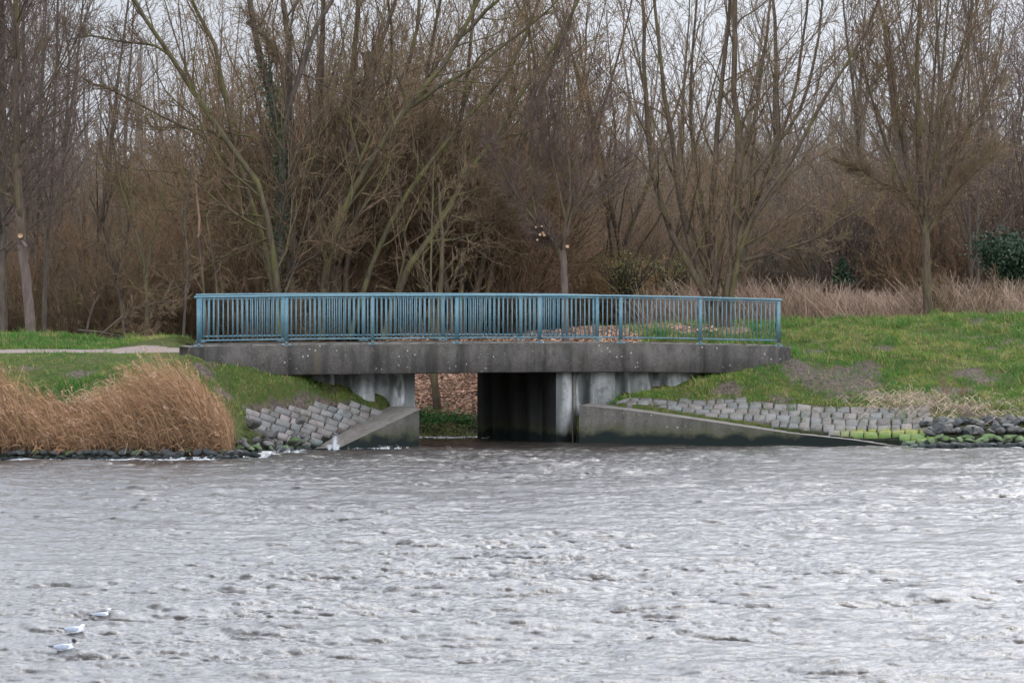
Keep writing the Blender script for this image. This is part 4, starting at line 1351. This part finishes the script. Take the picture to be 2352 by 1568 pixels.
dt = traced_tree('dead_tree', 'pale barkless dead trunk between the leaning willow stems above the railing end', 'tree', 126.0, [
    ([(478, 780), (468, 680), (462, 600), (455, 530)], 3.6, 3.2, 0, M_bark_brown), ([(455, 545), (458, 500), (451, 450), (450, 405), (440, 350)], 3.6, 1.6, 0), ([(500, 780), (496, 640), (470, 480)], 3, 1.5, .3, M_bark_brown)],
    [(5, (.4, .95), 40, 12, .2, .4, .4, .4, 5, .06, .12, .02), (4, (.2, .9), 40, 10, .4, .2, .4, .5, 4, .05, .1, .01)], 12, M_bark_pale, M_twig_brown)
traced_tree('sapling', 'thin greenish sapling standing alone behind the fourth railing bay', 'tree', 125.5, [
    ([(991, 790), (990, 673), (990, 560), (993, 470), (996, 380)], 3.0, 1.4, 0)],
    [(14, (.2, .95), 38, 8, .3, .7, .5, .5, 6, .05, .05, .012), (4, (.2, .98), 35, 10, .4, .3, .35, .6, 4, .04, .1, .007)], 13, M_bark_moss, M_twig_brown, partname='trunk')
# pruned tree
td = traced_tree('pruned_tree', 'small pruned tree with forked trunk and fresh pale saw cuts behind the railing', 'tree', 126.5, [
    ([(1300, 800), (1299, 750), (1298, 682), (1295, 600), (1292, 575)], 9.5, 7.5, 0, M_bark_grey, 1),
    ([(1293, 590), (1291, 570), (1296, 526), (1313, 463), (1308, 390), (1301, 292), (1296, 195), (1301, 110)], 5, 2.0, 0),
    ([(1292, 598), (1286, 580), (1262, 556), (1244, 540)], 7, 5.5, -.4),
    ([(1244, 542), (1232, 512), (1189, 453), (1154, 390), (1130, 330)], 3.4, 1.2, -.6),
    ([(1246, 542), (1236, 510), (1223, 463), (1223, 341), (1215, 250)], 3.2, 1.2, .4),
    ([(1296, 560), (1313, 487), (1345, 453), (1388, 419), (1437, 380), (1470, 360)], 4, 1.2, -.8),
    ([(1305, 500), (1335, 400), (1360, 300), (1390, 200)], 3.4, 1.2, .8),
    ([(1303, 520), (1280, 420), (1262, 320), (1255, 220)], 3.2, 1.2, .6)],
    [(14, (.15, .98), 30, 10, .34, .7, .4, .42, 7, .07, .06, .015), (9, (.12, .98), 36, 11, .44, .4, .35, .55, 5, .05, .09, .009), (6, (.1, .98), 38, 13, .48, .22, .3, .7, 4, .03, .12, .0065)],
    14, M_bark_brown, M_twig_purple)[0]
for (a, b_) in (((1240, 540), 3.4), ((1246, 536), 3.0), ((1252, 541), 3.2), ((1233, 523), 2.2), ((1242, 521), 2.2), ((1303, 567), 4.2), ((1236, 552), 2.6)):
    c0 = W(a[0], a[1], 126.05) - np.array(td.location); rr_ = b_ * .0126
    mb = MB(); mb.tube([c0 + np.array([0, .14, -.02]), c0 + np.array([rr.uniform(-.03, .03), -.03, .02])], rr_, 10); mb.build('cut_end', cm.m, td)
# multi-stem tree behind the right of the railing
traced_tree('willow', 'spreading multi-stemmed tree behind the right end of the railing with a long low branch', 'tree', 128.5, [
    ([(1640, 770), (1634, 690), (1597, 635), (1564, 575), (1525, 497), (1505, 439), (1486, 317), (1481, 146), (1476, 0)], 9, 4.5, -.6),
    ([(1640, 770), (1625, 660), (1590, 590), (1564, 497), (1549, 366), (1525, 195), (1500, 0)], 8, 4.5, .6),
    ([(1652, 770), (1640, 673), (1631, 487), (1636, 439), (1646, 292), (1665, 122), (1675, 0)], 8.5, 5.5, .3),
    ([(1662, 770), (1665, 678), (1685, 609), (1695, 463), (1700, 341), (1685, 195), (1690, 0)], 11, 7.5, 0),
    ([(1672, 770), (1690, 620), (1700, 560), (1729, 487), (1807, 390), (1870, 273), (1924, 171), (1978, 98), (2020, 0)], 7, 2.8, -.8),
    ([(1690, 445), (1763, 356), (1812, 302), (1860, 195), (1880, 80), (1890, -10)], 5, 2.6, .6),
    ([(1697, 380), (1729, 302), (1743, 210), (1763, 63), (1770, -10)], 5, 3, .3),
    ([(1700, 600), (1760, 585), (1812, 568), (1870, 551), (1909, 517), (1973, 483)], 4.5, 1.6, -1.5),
    ([(1668, 700), (1730, 470), (1790, 330), (1830, 200), (1850, 60), (1855, -10)], 6, 3, 1.5),
    ([(1655, 740), (1610, 470), (1585, 300), (1590, 120), (1600, -10)], 6, 3, 1.5)],
    WILLOW, 15, M_bark_brown, M_twig_brown)
# round-crowned tree on the right crest
ft = traced_tree('roadside_tree', 'straight-trunked young tree with vase-shaped crown on the grassy crest at right', 'tree', 130.2, [
    ([(2131, 728), (2129, 660), (2127, 590), (2125, 535)], 10.5, 9.5, 0, M_bark_brown, 1),
    ([(2125, 545), (2119, 487), (2109, 341), (2107, 195), (2109, 40), (2109, -20)], 8.5, 3, .3),
    ([(2122, 540), (2105, 485), (2085, 448), (2046, 429), (1990, 400), (1950, 375)], 4, 1.4, -1.2),
    ([(2128, 540), (2150, 505), (2168, 478), (2202, 429), (2240, 395), (2285, 360)], 4, 1.4, -1.0),
    ([(2126, 540), (2135, 439), (2148, 341), (2177, 219), (2216, 98), (2235, 0)], 5, 2, .6),
    ([(2085, 448), (2060, 390), (2036, 341), (2007, 244), (1982, 146), (1970, 60)], 4, 1.5, -.4),
    ([(2118, 500), (2085, 400), (2065, 290), (2050, 180), (2040, 60)], 4.5, 1.5, 1.2),
    ([(2130, 520), (2165, 440), (2195, 350), (2240, 260), (2290, 180)], 4.2, 1.4, .8),
    ([(2126, 520), (2128, 400), (2140, 260), (2150, 120), (2160, 0)], 4.2, 1.6, -1.2)],
    [(17, (.06, .98), 28, 10, .34, .7, .4, .42, 7, .08, .07, .015), (10, (.12, .98), 34, 11, .42, .4, .35, .55, 5, .06, .09, .010), (7, (.1, .98), 38, 13, .48, .24, .3, .7, 4, .03, .12, .007)],
    16, M_bark_brown, M_twig_brown)[0]
# slim tree growing from the chip bank, seen under the bridge
bt = traced_tree('bank_tree', 'slender tree on the woodchip bank whose trunk shows under the bridge', 'tree', 125.8, [
    ([(1004, 946), (1001, 915), (998, 880), (997, 850), (1003, 780), (1010, 700), (1016, 560), (1008, 420)], 10, 2.5, .4)],
    SMALL, 17, M_bark_brown, M_twig_brown, partname='trunk')[0]

# ivy on the dark willow
def leaves(r, P, spread, n, size):
    k = r.integers(0, len(P), n)
    c = P[k] + r.normal(size=(n, 3)) * spread
    u = unit(r.normal(size=(n, 3))); w = unit(np.cross(u, unit(r.normal(size=(n, 3)))))
    s = r.uniform(.6, 1.3, (n, 1)) * size
    V = np.stack([c - u * s, c + w * s * .7, c + u * s, c - w * s * .7], 1).reshape(-1, 3)
    return V, np.arange(n * 4).reshape(-1, 4)
r = np.random.default_rng(5)
pp = wB[1][0][1:9]; pd = np.concatenate([pp[i] + (pp[i + 1] - pp[i]) * u for i in range(len(pp) - 1) for u in np.linspace(0, 1, 8)[:, None]]).reshape(-1, 3)
V, Q = leaves(r, pd, .14, 4200, .034)
off(mesh_np('ivy', V, [Q], M_ivy, wB[0]), wB[0])

# ---------- generic trees of the wood, built once and copied
def generic(seed, H, lean, n_main, bark, twig, dens, spread=38, rad=.13):
    r = np.random.default_rng(seed)
    Ps, Rs = [], []
    K = 12
    for s in range(n_main):
        a = r.uniform(0, 6.28); l = lean * (1 if n_main > 1 else .3)
        q = [np.array([math.cos(a), math.sin(a), 0]) * .12 * s]
        d = unit(np.array([math.cos(a) * l, math.sin(a) * l, 1.0]))
        for k in range(5):
            d = unit(d + r.normal(size=3) * .08 + UP * .06); q.append(q[-1] + d * H / 5 * r.uniform(.85, 1.1))
        Ps.append(bez(q, K, .02, r)); Rs.append(np.linspace(rad, .02, K) * r.uniform(.6, 1.1))
    P0, R0 = np.stack(Ps), np.stack(Rs)
    a1 = branch(r, P0, R0, int(22 * dens), (.18, .98), spread, 12, .30, .8, .5, .42, 7, .08, .12, .05)
    a2 = branch(r, *a1, 6, (.12, .98), 38, 13, .42, .45, .35, .5, 5, .06, .14, .018)
    a3 = branch(r, *a2, 4, (.1, .98), 40, 14, .46, .25, .3, .75, 4, .04, .14, .014)
    a1, a2, a3 = [(p_, np.maximum(q_, .008)) for p_, q_ in (a1, a2, a3)]
    v, q = join([(P0, R0), a1], [7, 4])
    tr = mesh_np('trunk', v, [q], bark, None, True); me1 = tr.data; bpy.data.objects.remove(tr)
    v, q = join([a2, a3], [3, 3])
    cr = mesh_np('crown', v, [q], twig, None, True); me2 = cr.data; bpy.data.objects.remove(cr)
    return me1, me2
GEN = {
    'tall': [generic(200 + i, 15.5, .25, 1, M_bark_dark, M_twig_far, 1.0, 42, .16) for i in range(3)],
    'stool': [generic(210 + i, 13.0, .28, 4, M_bark_brown, M_twig_brown, .55, 32, .10) for i in range(2)],
    'fine': [generic(220 + i, 14.0, .2, 2, M_bark_dark, M_twig_purple, .9, 34, .11) for i in range(2)],
}
def generic_shrub(seed, H, n, twig, lean=.5):
    r = np.random.default_rng(seed); K = 8
    a = r.uniform(0, 6.28, n); l = r.uniform(0, lean, n)
    base = np.stack([np.cos(a), np.sin(a), 0 * a], -1) * r.uniform(0, .8, n)[:, None]
    d = unit(np.stack([np.cos(a) * l, np.sin(a) * l, np.ones(n)], -1))
    pts = [base]; p = base
    hh_ = H * r.uniform(.5, 1.1, n)
    for k in range(K - 1):
        d = unit(d + r.normal(size=(n, 3)) * .10); p = p + d * (hh_ / (K - 1))[:, None]; pts.append(p)
    P0 = np.stack(pts, 1); R0 = np.linspace(.024, .006, K)[None] * r.uniform(.5, 1.2, n)[:, None]
    a1 = branch(r, P0, R0, 9, (.08, .98), 36, 14, .34, .5, .4, .6, 5, .06, .15, .014)
    a2 = branch(r, *a1, 5, (.1, .98), 42, 15, .45, .25, .35, .65, 4, .04, .16, .009)
    a1, a2 = [(p_, np.maximum(q_, .0055)) for p_, q_ in (a1, a2)]
    v1, q1 = tubes(P0, R0, 4)
    o1 = mesh_np('stems', v1, [q1], M_bark_brown, None, True); m1 = o1.data; bpy.data.objects.remove(o1)
    v, q = join([a1, a2], [3, 3])
    o2 = mesh_np('crown', v, [q], twig, None, True); m2 = o2.data; bpy.data.objects.remove(o2)
    return m1, m2
M_twig_warm = bark_mat('twigs_warm', (0.12, 0.072, 0.042), (0.27, 0.168, 0.10), (0.17, 0.15, 0.055), 0.5)
SHR = [generic_shrub(300, 6.5, 60, M_twig_brown), generic_shrub(301, 5.5, 70, M_twig_warm), generic_shrub(302, 6.0, 60, M_twig_far), generic_shrub(303, 3.2, 60, M_twig_brown, .8)]
def place(meshes, X, Y, s, rz, name, label, cat, group, names=('trunk', 'crown'), sz=None, z=None):
    zz = float(ground_h(np.array([X]), np.array([Y]), False)[0]) if z is None else z
    root = thing(name, label, cat, (X, Y, zz - .05), group)
    root.rotation_euler = (0, 0, rz); root.scale = (s, s, sz or s)
    for me, nm in zip(meshes, names):
        o = bpy.data.objects.new(nm, me); o.parent = root; COL.objects.link(o)
    return root
def zone(px):
    for lim, s in ((150, 'at the far left edge'), (450, 'in the gap left of the railing'), (800, 'behind the left bays of the railing'), (1150, 'behind the middle bays of the railing'),
                   (1480, 'behind the pruned tree'), (1800, 'behind the spreading tree at right'), (2050, 'between spreading tree and crest tree')):
        if px < lim: return s
    return 'behind the crest tree at the far right'
rt = np.random.RandomState(99)
def scatter(kind, meshes, n, y0, y1, smin, smax, name, lab, cat, px0=-60, px1=2412, zlist=None, stratify=True):
    for i in range(n):
        px = px0 + (px1 - px0) * (i + rt.rand()) / n
        Y = rt.uniform(y0, y1); X = (px - CX) / F * Y
        zn = zone(px); s = rt.uniform(smin, smax)
        place(meshes[rt.randint(len(meshes))], X, Y, s, rt.uniform(0, 6.28), name, '%s %s' % (lab, zn), cat, '%s %s' % (cat + 's of kind ' + kind, zn),
              names=('trunk', 'crown') if cat == 'tree' else ('stems', 'crown'))
scatter('tall', GEN['tall'], 15, 158, 205, .9, 1.15, 'bare_tree', 'tall dark tree in the wood', 'tree')
scatter('stool', GEN['stool'], 10, 139, 158, .85, 1.05, 'bare_tree', 'many-stemmed brown tree', 'tree', 480, 1500)
scatter('fine', GEN['fine'], 8, 142, 165, .95, 1.2, 'bare_tree', 'purple-brown fine-twigged tree', 'tree', 1980, 2450)
scatter('fine left', GEN['fine'], 5, 136, 150, .9, 1.1, 'bare_tree', 'dark fine-twigged tree', 'tree', -60, 210)
scatter('thicket', SHR[:3], 34, 147, 160, .85, 1.1, 'bare_shrub', 'tall brown shrub in the thicket', 'shrub')
scatter('far thicket', SHR[:3], 34, 162, 185, 1.0, 1.3, 'bare_shrub', 'grey-brown shrub at the rear of the thicket', 'shrub')
scatter('under', [SHR[3], SHR[1]], 18, 132, 138, .8, 1.0, 'bare_shrub', 'low tangled shrub under the willows', 'shrub', 430, 1210)

scatter('mid thicket', SHR[:2], 13, 133, 140, 1.25, 1.55, 'bare_shrub', 'very tall brown shrub among the willow stems', 'shrub', 520, 1190)
scatter('bank thicket', [SHR[3], SHR[1]], 12, 127.5, 132, .7, .95, 'bare_shrub', 'dark tangled shrub close behind the bank', 'shrub', -40, 900)
# far wood behind everything: fine stems and twigs in one mass
def far_wood():
    r = np.random.default_rng(404); n = 2600; K = 8
    X = r.uniform(-38, 38, n); Y = r.uniform(205, 260, n)
    H = r.uniform(5, 8.5, n) + 3 * vnoise(X, Y, .06, 12)
    big = r.random(n) < .07; H = np.where(big, H + 6, H)
    l = r.normal(size=(n, 2)) * .10
    s = np.linspace(0, 1, K)
    P0 = np.stack([X[:, None] + l[:, :1] * H[:, None] * s, Y[:, None] + l[:, 1:] * H[:, None] * s, 1.9 + H[:, None] * s[None]], -1)
    P0[:, 1:] += r.normal(size=(n, K - 1, 3)) * .10
    R0 = np.where(big, .13, .05)[:, None] * np.linspace(1, .2, K)[None]
    a1 = branch(r, P0, R0, 11, (.05, .98), 40, 14, .26, .9, .3, .5, 5, .08, .14, .03)
    a2 = branch(r, *a1, 6, (.1, .98), 42, 14, .5, .5, .3, .7, 4, .05, .15, .018)
    a1, a2 = (a1[0], np.maximum(a1[1], .012)), (a2[0], np.maximum(a2[1], .009))
    v0, q0 = tubes(P0, R0, 4); v1, q1 = tubes(*a1, 3); v2, q2 = ribbons(a2[0], a2[1] * 2.4, r)
    o = mesh_np('woods', np.concatenate([v0, v1, v2]), [np.concatenate([q0, q1 + len(v0), q2 + len(v0) + len(v1)])], M_twig_far, None, False)
    tag(o, 'far grey-brown leafless wood closing the view behind all trees', 'woods', None, 'stuff')
far_wood()

# ---------- shrubs with colour of their own
def leafy(name, label, px, py, Y, w, h, n, size, mat, seed, stem=M_bark_dark, nst=14, group=None, conical=False):
    r = np.random.default_rng(seed)
    c = W(px, py, Y)
    root = thing(name, label, 'shrub', tuple(c), group)
    K = 6; a = r.uniform(0, 6.28, nst)
    tip = np.stack([np.cos(a) * w * r.uniform(.1, .9, nst) / 2, np.sin(a) * w * .35 * r.uniform(.1, 1, nst), h * r.uniform(.6, 1, nst)], -1)
    s = np.linspace(0, 1, K)[None, :, None]
    P0 = tip[:, None] * s; P0[:, 1:] += r.normal(size=(nst, K - 1, 3)) * .04
    R0 = np.broadcast_to(np.linspace(.03, .008, K), (nst, K)).copy()
    a1 = branch(r, P0, R0, 8, (.1, .98), 40, 12, .35, .3, .4, .6, 4, .05, .12, .012)
    v, q = join([(P0, R0), a1], [4, 3]); mesh_np('stems', v, [q], stem, root, True)
    pts = np.concatenate([P0[:, 1:].reshape(-1, 3), a1[0][:, 1:].reshape(-1, 3)])
    if conical:
        u = r.random(n * 2); ang = r.uniform(0, 6.28, n * 2); rad = (1 - u) * w / 2 * np.sqrt(r.random(n * 2))
        pts = np.stack([np.cos(ang) * rad, np.sin(ang) * rad, u * h], -1)
    V, Q = leaves(r, pts, .04 + .03 * w * (not conical), n, size)
    mesh_np('foliage', V, [Q], mat, root)
    return root
leafy('conifer', 'small dark green conifer in front of the thicket between the two right trees', 1935, 648, 147, .8, .75, 2600, .05, M_ever, 1, conical=True)
leafy('evergreen_shrub', 'dark evergreen bush above the reed bed at the far right', 2325, 655, 141, 3.2, 1.5, 8000, .055, M_ever, 2, nst=30)
leafy('greening_shrub', 'yellow-green budding bush beside the pruned tree behind the railing', 1440, 690, 134, 2.6, 1.5, 1700, .026, M_olive, 3, nst=40)
leafy('greening_shrub', 'olive budding bush at the foot of the spreading tree', 1540, 690, 136, 1.8, 1.4, 900, .026, M_olive, 4, nst=24)
leafy('catkin_shrub', 'large grey bush dotted with pale catkins left of the crest tree', 1935, 690, 150, 6.0, 5.2, 2200, .028, M_catkin, 5, M_twig_purple, 60)
leafy('catkin_shrub', 'large bush dotted with pale catkins at the right picture edge', 2300, 690, 147, 6.5, 7.0, 3000, .028, M_catkin, 6, M_twig_purple, 60)
o = place(generic_shrub(330, 2.3, 170, M_twig_orange, .35), (1432 - CX) / F * 138, 138, 1.0, 0, 'orange_shrub', 'dense orange-brown twiggy bush between the pruned tree and the spreading tree', 'shrub', None, ('stems', 'crown'), z=2.6)
o.scale = (1.1, .8, 1.0)
M_ = generic_shrub(331, 2.0, 36, M_twig_brown, .9)
place(M_, (2190 - CX) / F * 134, 134, 1.0, 1, 'bare_shrub', 'greenish leafless bush just right of the crest tree trunk', 'shrub', None, ('stems', 'crown'), z=2.7)

# herbs on the chip bank and tufts
def herb(name, label, px, py, Y, w, h, n, seed, mat=M_herb, size=.03):
    r = np.random.default_rng(seed); X0 = (px - CX) / F * Y
    x = X0 + r.normal(size=n) * w / 2; y = Y + r.normal(size=n) * w / 3
    z = np.maximum(ground_h(x, y, False), .05) + np.abs(r.normal(size=n)) * h
    V, Q = leaves(r, np.stack([x, y, z], -1), .01, n, size)
    o = mesh_np(name, V, [Q], mat); tag(o, label, 'plant', None, 'stuff')
herb('ground_ivy', 'green leafy herbs around the foot of the tree under the bridge', 985, 955, 125.0, .75, .10, 2200, 1)
herb('ground_ivy', 'green leafy herbs beside the dark abutment under the bridge', 1062, 958, 125.0, .5, .10, 1100, 2)
herb('moss', 'dark moss and weeds along the channel edge under the bridge', 1020, 985, 124.1, 1.6, .04, 2600, 3, M_olive, .022)

# woodchips and leaf litter on the bank behind
def litter():
    r = np.random.default_rng(8); n = 26000
    X = r.uniform(-5, 6, n); Y = r.uniform(124.3, 133, n)
    k = r.random(n) < chip_mask(X, Y); X, Y = X[k], Y[k]
    z = ground_h(X, Y); k = z > .55; X, Y, z = X[k], Y[k], z[k]; n = len(X)
    u = unit(r.normal(size=(n, 3)) * [1, 1, .4]); w = unit(np.cross(u, unit(r.normal(size=(n, 3)) + UP)))
    s = r.uniform(.03, .07, (n, 1)); c = np.stack([X, Y, z + .02], -1)
    V = np.stack([c - u * s - w * s * .4, c + u * s - w * s * .4, c + u * s + w * s * .4, c - u * s + w * s * .4], 1).reshape(-1, 3)
    col = np.array([.40, .24, .16]) * r.uniform(.35, 1.45, n)[:, None]
    o = mesh_np('woodchips', V, [np.arange(n * 4).reshape(-1, 4)], M_reed, None, False, {'col': np.repeat(col, 4, 0)})
    tag(o, 'reddish-brown woodchips and leaf litter on the bank behind the bridge', 'woodchips', None, 'stuff')
litter()

# straw tangles on the right bank
def straw(name, label, spots, seed, n=900, col=(.42, .32, .23), ln=(.2, .7)):
    r = np.random.default_rng(seed); PP = []
    for (px, Y, w, m) in spots:
        X0 = (px - CX) / F * Y
        x = X0 + r.normal(size=m) * w / 2; y = Y + r.normal(size=m) * w * .35
        z = ground_h(x, y, False) + r.uniform(.0, .10, m)
        l = r.uniform(ln[0], ln[1], m); a = r.normal(.15, .8, m)
        d = np.stack([np.cos(a), r.normal(size=m) * .4, np.abs(np.sin(a)) * .7], -1) * np.where(r.random(m) < .7, -1, 1)[:, None]; d[:, 2] = np.abs(d[:, 2])
        p0 = np.stack([x, y, z], -1)
        PP.append(np.stack([p0, p0 + d * (l / 2)[:, None] + UP * .05, p0 + d * l[:, None] - UP * (l * .35)[:, None]], 1))
    PP = np.concatenate(PP); m = len(PP)
    V, Q = ribbons(PP, np.full((m, 3), .011), r)
    o = mesh_np(name, V, [Q], M_reed, None, False, {'col': np.repeat(np.array(col) * r.uniform(.5, 1.3, m)[:, None], 6, 0)})
    tag(o, label, 'dry grass', None, 'stuff')
straw('dry_grass', 'pale tangle of flattened dry stalks above the right paving and rocks', [(2040, 119.2, 1.2, 260), (2120, 118.9, 1.2, 420), (2200, 118.4, 1.4, 260), (2290, 118.6, 1.6, 130)], 3, ln=(.12, .5))
straw('dry_grass', 'pale trampled dry stalks lying on the grass between the two reed clumps', [(215, 110.8, 1.6, 700), (300, 110.4, 1.8, 800)], 4, col=(.40, .29, .18))
# dead weeds and branch on the right bank
def weed(name, label, px, Y, h, seed, n=7, spread=.5):
    X0 = (px - CX) / F * Y; z = float(ground_h(np.array([X0]), np.array([Y]), False)[0])
    r = np.random.default_rng(seed); root = thing(name, label, 'plant', (X0, Y, z))
    K = 6; a = r.uniform(0, 6.28, n); l = r.uniform(.1, spread, n)
    d = unit(np.stack([np.cos(a) * l, np.sin(a) * l, np.ones(n)], -1)); p = np.zeros((n, 3)); pts = [p]
    for k in range(K - 1):
        d = unit(d + r.normal(size=(n, 3)) * .12); p = p + d * (h / (K - 1)); pts.append(p)
    P0 = np.stack(pts, 1); R0 = np.broadcast_to(np.linspace(.013, .005, K), (n, K)).copy()
    a1 = branch(r, P0, R0, 6, (.3, .98), 40, 12, .3, .1, .4, .7, 4, .05, .12, .006)
    v, q = join([(P0, R0), a1], [4, 3]); mesh_np('stems', v, [q], M_twig_brown, root, True)
weed('dead_weed', 'dry brown weed standing above the heap of bare rocks on the right bank', 2172, 119.6, .75, 1)
weed('dead_weed', 'small withered weed beside the taller dry weed above the right rocks', 2213, 119.4, .5, 2, 4)
br = thing('fallen_branch', 'thin pale fallen branch lying on the grass edge above the right paving', 'branch', tuple(W(1735, 925, 119.6)))
mb = MB(); b0 = np.array(br.location)
pts = [W(1700, 903, 119.9), W(1728, 905, 119.8), W(1742, 915, 119.6), W(1752, 932, 119.3), W(1764, 944, 118.9)]
pts = [np.array([q_[0], q_[1], max(q_[2], 0)]) - b0 + UP * .03 for q_ in pts]
mb.tube(bez(pts, 12), np.linspace(.022, .01, 12), 6)
mb.build('stick', M_bark_pale, br, True)

# ------------------------------------------------------------------ gulls
def gull_mats():
    m = NM('gull_white', .7, .2); m.color((.66, .66, .67)); a = m.m
    m = NM('gull_grey_wing', .7, .2); m.color(m.mix(m.rng(m.noise(18), .3, .7), (.24, .265, .31), (.36, .39, .44))); b = m.m
    m = NM('gull_black', .6, .3); m.color((.03, .025, .03)); c = m.m
    m = NM('gull_bill', .5, .3); m.color((.12, .03, .025)); d = m.m
    return a, b, c, d
G_W, G_G, G_K, G_B = gull_mats()
def loft(sp, name, mat, parent, seg=16, smooth=True):
    """sp: list of (centre xyz, half width y, half height) with the section tilted along the path"""
    C_ = np.array([s[0] for s in sp], float); T = np.gradient(C_, axis=0); T = unit(T)
    V = []
    for (c, ry, rz), t in zip(sp, T):
        side = np.array([0, 1.0, 0]); upv = unit(np.cross(t, side)) * -1
        if upv[2] < 0 and abs(t[0]) > .3: upv = -upv
        for k in range(seg):
            a = 2 * math.pi * k / seg
            V.append(np.array(c) + side * ry * math.cos(a) + upv * rz * math.sin(a))
    V = np.array(V); n = len(sp); q = []
    for i in range(n - 1):
        for k in range(seg):
            q.append((i * seg + k, i * seg + (k + 1) % seg, (i + 1) * seg + (k + 1) % seg, (i + 1) * seg + k))
    V = np.concatenate([V, [sp[0][0], sp[-1][0]]]); a, b_ = len(V) - 2, len(V) - 1
    t_ = [(a, (k + 1) % seg, k) for k in range(seg)] + [(b_, (n - 1) * seg + k, (n - 1) * seg + (k + 1) % seg) for k in range(seg)]
    return mesh_np(name, V, [np.array(q), np.array(t_)], mat, parent, smooth)
def gull(px, py, label, hood, tilt, up, L_=1.0):
    Ys = np.linspace(46, 66, 2001); Xs = (px - CX) / F * Ys
    zs_ = np.mean([water_at(Xs + d_, Ys)[0] for d_ in (-.12, 0, .12)], 0)
    k_ = int(np.argmin(np.abs(HZ + (CAMZ - zs_) * F / Ys - py - 2) + np.clip(-zs_, 0, 1) * 60)); Y = float(Ys[k_]); X = float(Xs[k_]); z = float(zs_[k_]) + .01
    root = thing('gull', label, 'bird', (X, Y, z + .0), 'gulls on the water'); root.rotation_euler = (0, tilt, R(8)); root.scale = (L_ * 1.02, L_, L_)
    nh = .022 * up
    body = [((-.125, 0, .045), .006, .004), ((-.11, 0, .043), .02, .012), ((-.08, 0, .036), .038, .026), ((-.04, 0, .03), .052, .04), ((0, 0, .028), .058, .047),
            ((.045, 0, .03), .056, .048), ((.08, 0, .037), .046, .044), ((.10, 0, .050 + nh * .2), .037, .040), ((.107, 0, .066 + nh * .6), .031, .035), ((.112, 0, .083 + nh), .027, .029),
            ((.123, 0, .094 + nh), .026, .0255), ((.140, 0, .096 + nh), .020, .019), ((.151, 0, .094 + nh), .010, .009)]
    loft(body, 'body', G_W, root)
    bill = [((.148, 0, .094 + nh), .007, .008), ((.164, 0, .090 + nh), .006, .006), ((.182, 0, .084 + nh), .002, .002)]
    loft(bill, 'bill', G_B, root, 8)
    if hood:
        h = [((.100, 0, .108 + nh), .014, .012), ((.108, 0, .103 + nh), .031, .028), ((.124, 0, .098 + nh), .034, .033), ((.142, 0, .096 + nh), .026, .025), ((.157, 0, .093 + nh), .012, .011)]
        loft(h, 'hood', G_K, root)
    for s in (-1, 1):
        w = [((-.128, s * .022, .052), .004, .006), ((-.10, s * .030, .050), .010, .016), ((-.05, s * .043, .046), .012, .028), ((0, s * .051, .045), .012, .033), ((.045, s * .049, .046), .010, .028), ((.075, s * .040, .046), .005, .012)]
        wo = loft(w, 'wing', G_G, root)
        t_ = [((-.19, s * .008, .066), .002, .002), ((-.165, s * .012, .062), .005, .005), ((-.13, s * .020, .056), .007, .009), ((-.10, s * .028, .050), .008, .010)]
        loft(t_, 'wing_tip', G_K, wo, 8)
    ey = MB()
    for s in (-1, 1):
        ey.tube([(.137, s * .012, .102 + nh), (.137, s * .022, .102 + nh)], .004, 8)
    ey.build('eyes', G_K, root)
gull(146, 1493, 'dark-hooded gull, lowest of the three floating gulls', True, R(-3), .6)
gull(168, 1452, 'white-headed gull with lowered head, floating between the other two gulls', False, R(0), -.4, .98)
gull(232, 1418, 'white-headed gull with raised neck, topmost of the three floating gulls', False, R(-5), .7, .95)

# ------------------------------------------------------------------ splashes
def splash(name, label, px, py, Y, w, h, n, seed, pw=1.0):
    r = np.random.default_rng(seed); c = W(px, py, Y); X0 = c[0]
    nj = max(4, int(w * 45)); jx = r.normal(size=nj) * w; jh = r.uniform(.15, 1, nj) ** 1.6; jt = r.normal(size=nj) * .2; jh[0] = 1; jx[0] *= .2
    k_ = r.integers(0, nj, n); u = r.random(n) ** 1.2
    z = u * h * jh[k_] + .01
    x = X0 + jx[k_] + jt[k_] * z + r.normal(size=n) * (.016 + .03 * u); y = Y + r.normal(size=n) * w * .4
    s = r.uniform(.002, .007, n) * (1.35 - u)
    oct_ = np.array([[1, 0, 0], [-1, 0, 0], [0, 1, 0], [0, -1, 0], [0, 0, 1], [0, 0, -1]], float)
    V = np.stack([x, y, z], -1)[:, None] + oct_[None] * s[:, None, None] * np.array([1, 1, 1.6])
    T = np.array([[0, 2, 4], [2, 1, 4], [1, 3, 4], [3, 0, 4], [2, 0, 5], [1, 2, 5], [3, 1, 5], [0, 3, 5]])
    Q = (T[None] + (np.arange(n) * 6)[:, None, None]).reshape(-1, 3)
    o = mesh_np(name, V.reshape(-1, 3), [Q], M_foam, None, True); tag(o, label, 'splash', None, 'stuff')
fmn = NM('spray_white', .5, .4); fmn.color((.8, .81, .82)); M_foam = fmn.m
splash('splash', 'white jet of spray at the foot of the sloping wing wall', 767, 1028, 114.3, .09, .46, 3000, 1)
splash('splash', 'foam bursting over the dark rocks beside the block paving', 638, 1040, 111.8, .26, .22, 1500, 2)
splash('splash', 'low spray along the wet face of the wing wall', 900, 1028, 115.2, .45, .12, 500, 3)
splash('splash', 'white foam line lapping the bank under the bridge', 1020, 1006, 123.0, .75, .08, 1200, 4)
splash('splash', 'foam between the wet rocks below the reeds', 240, 1053, 108.2, 2.4, .05, 1400, 5)
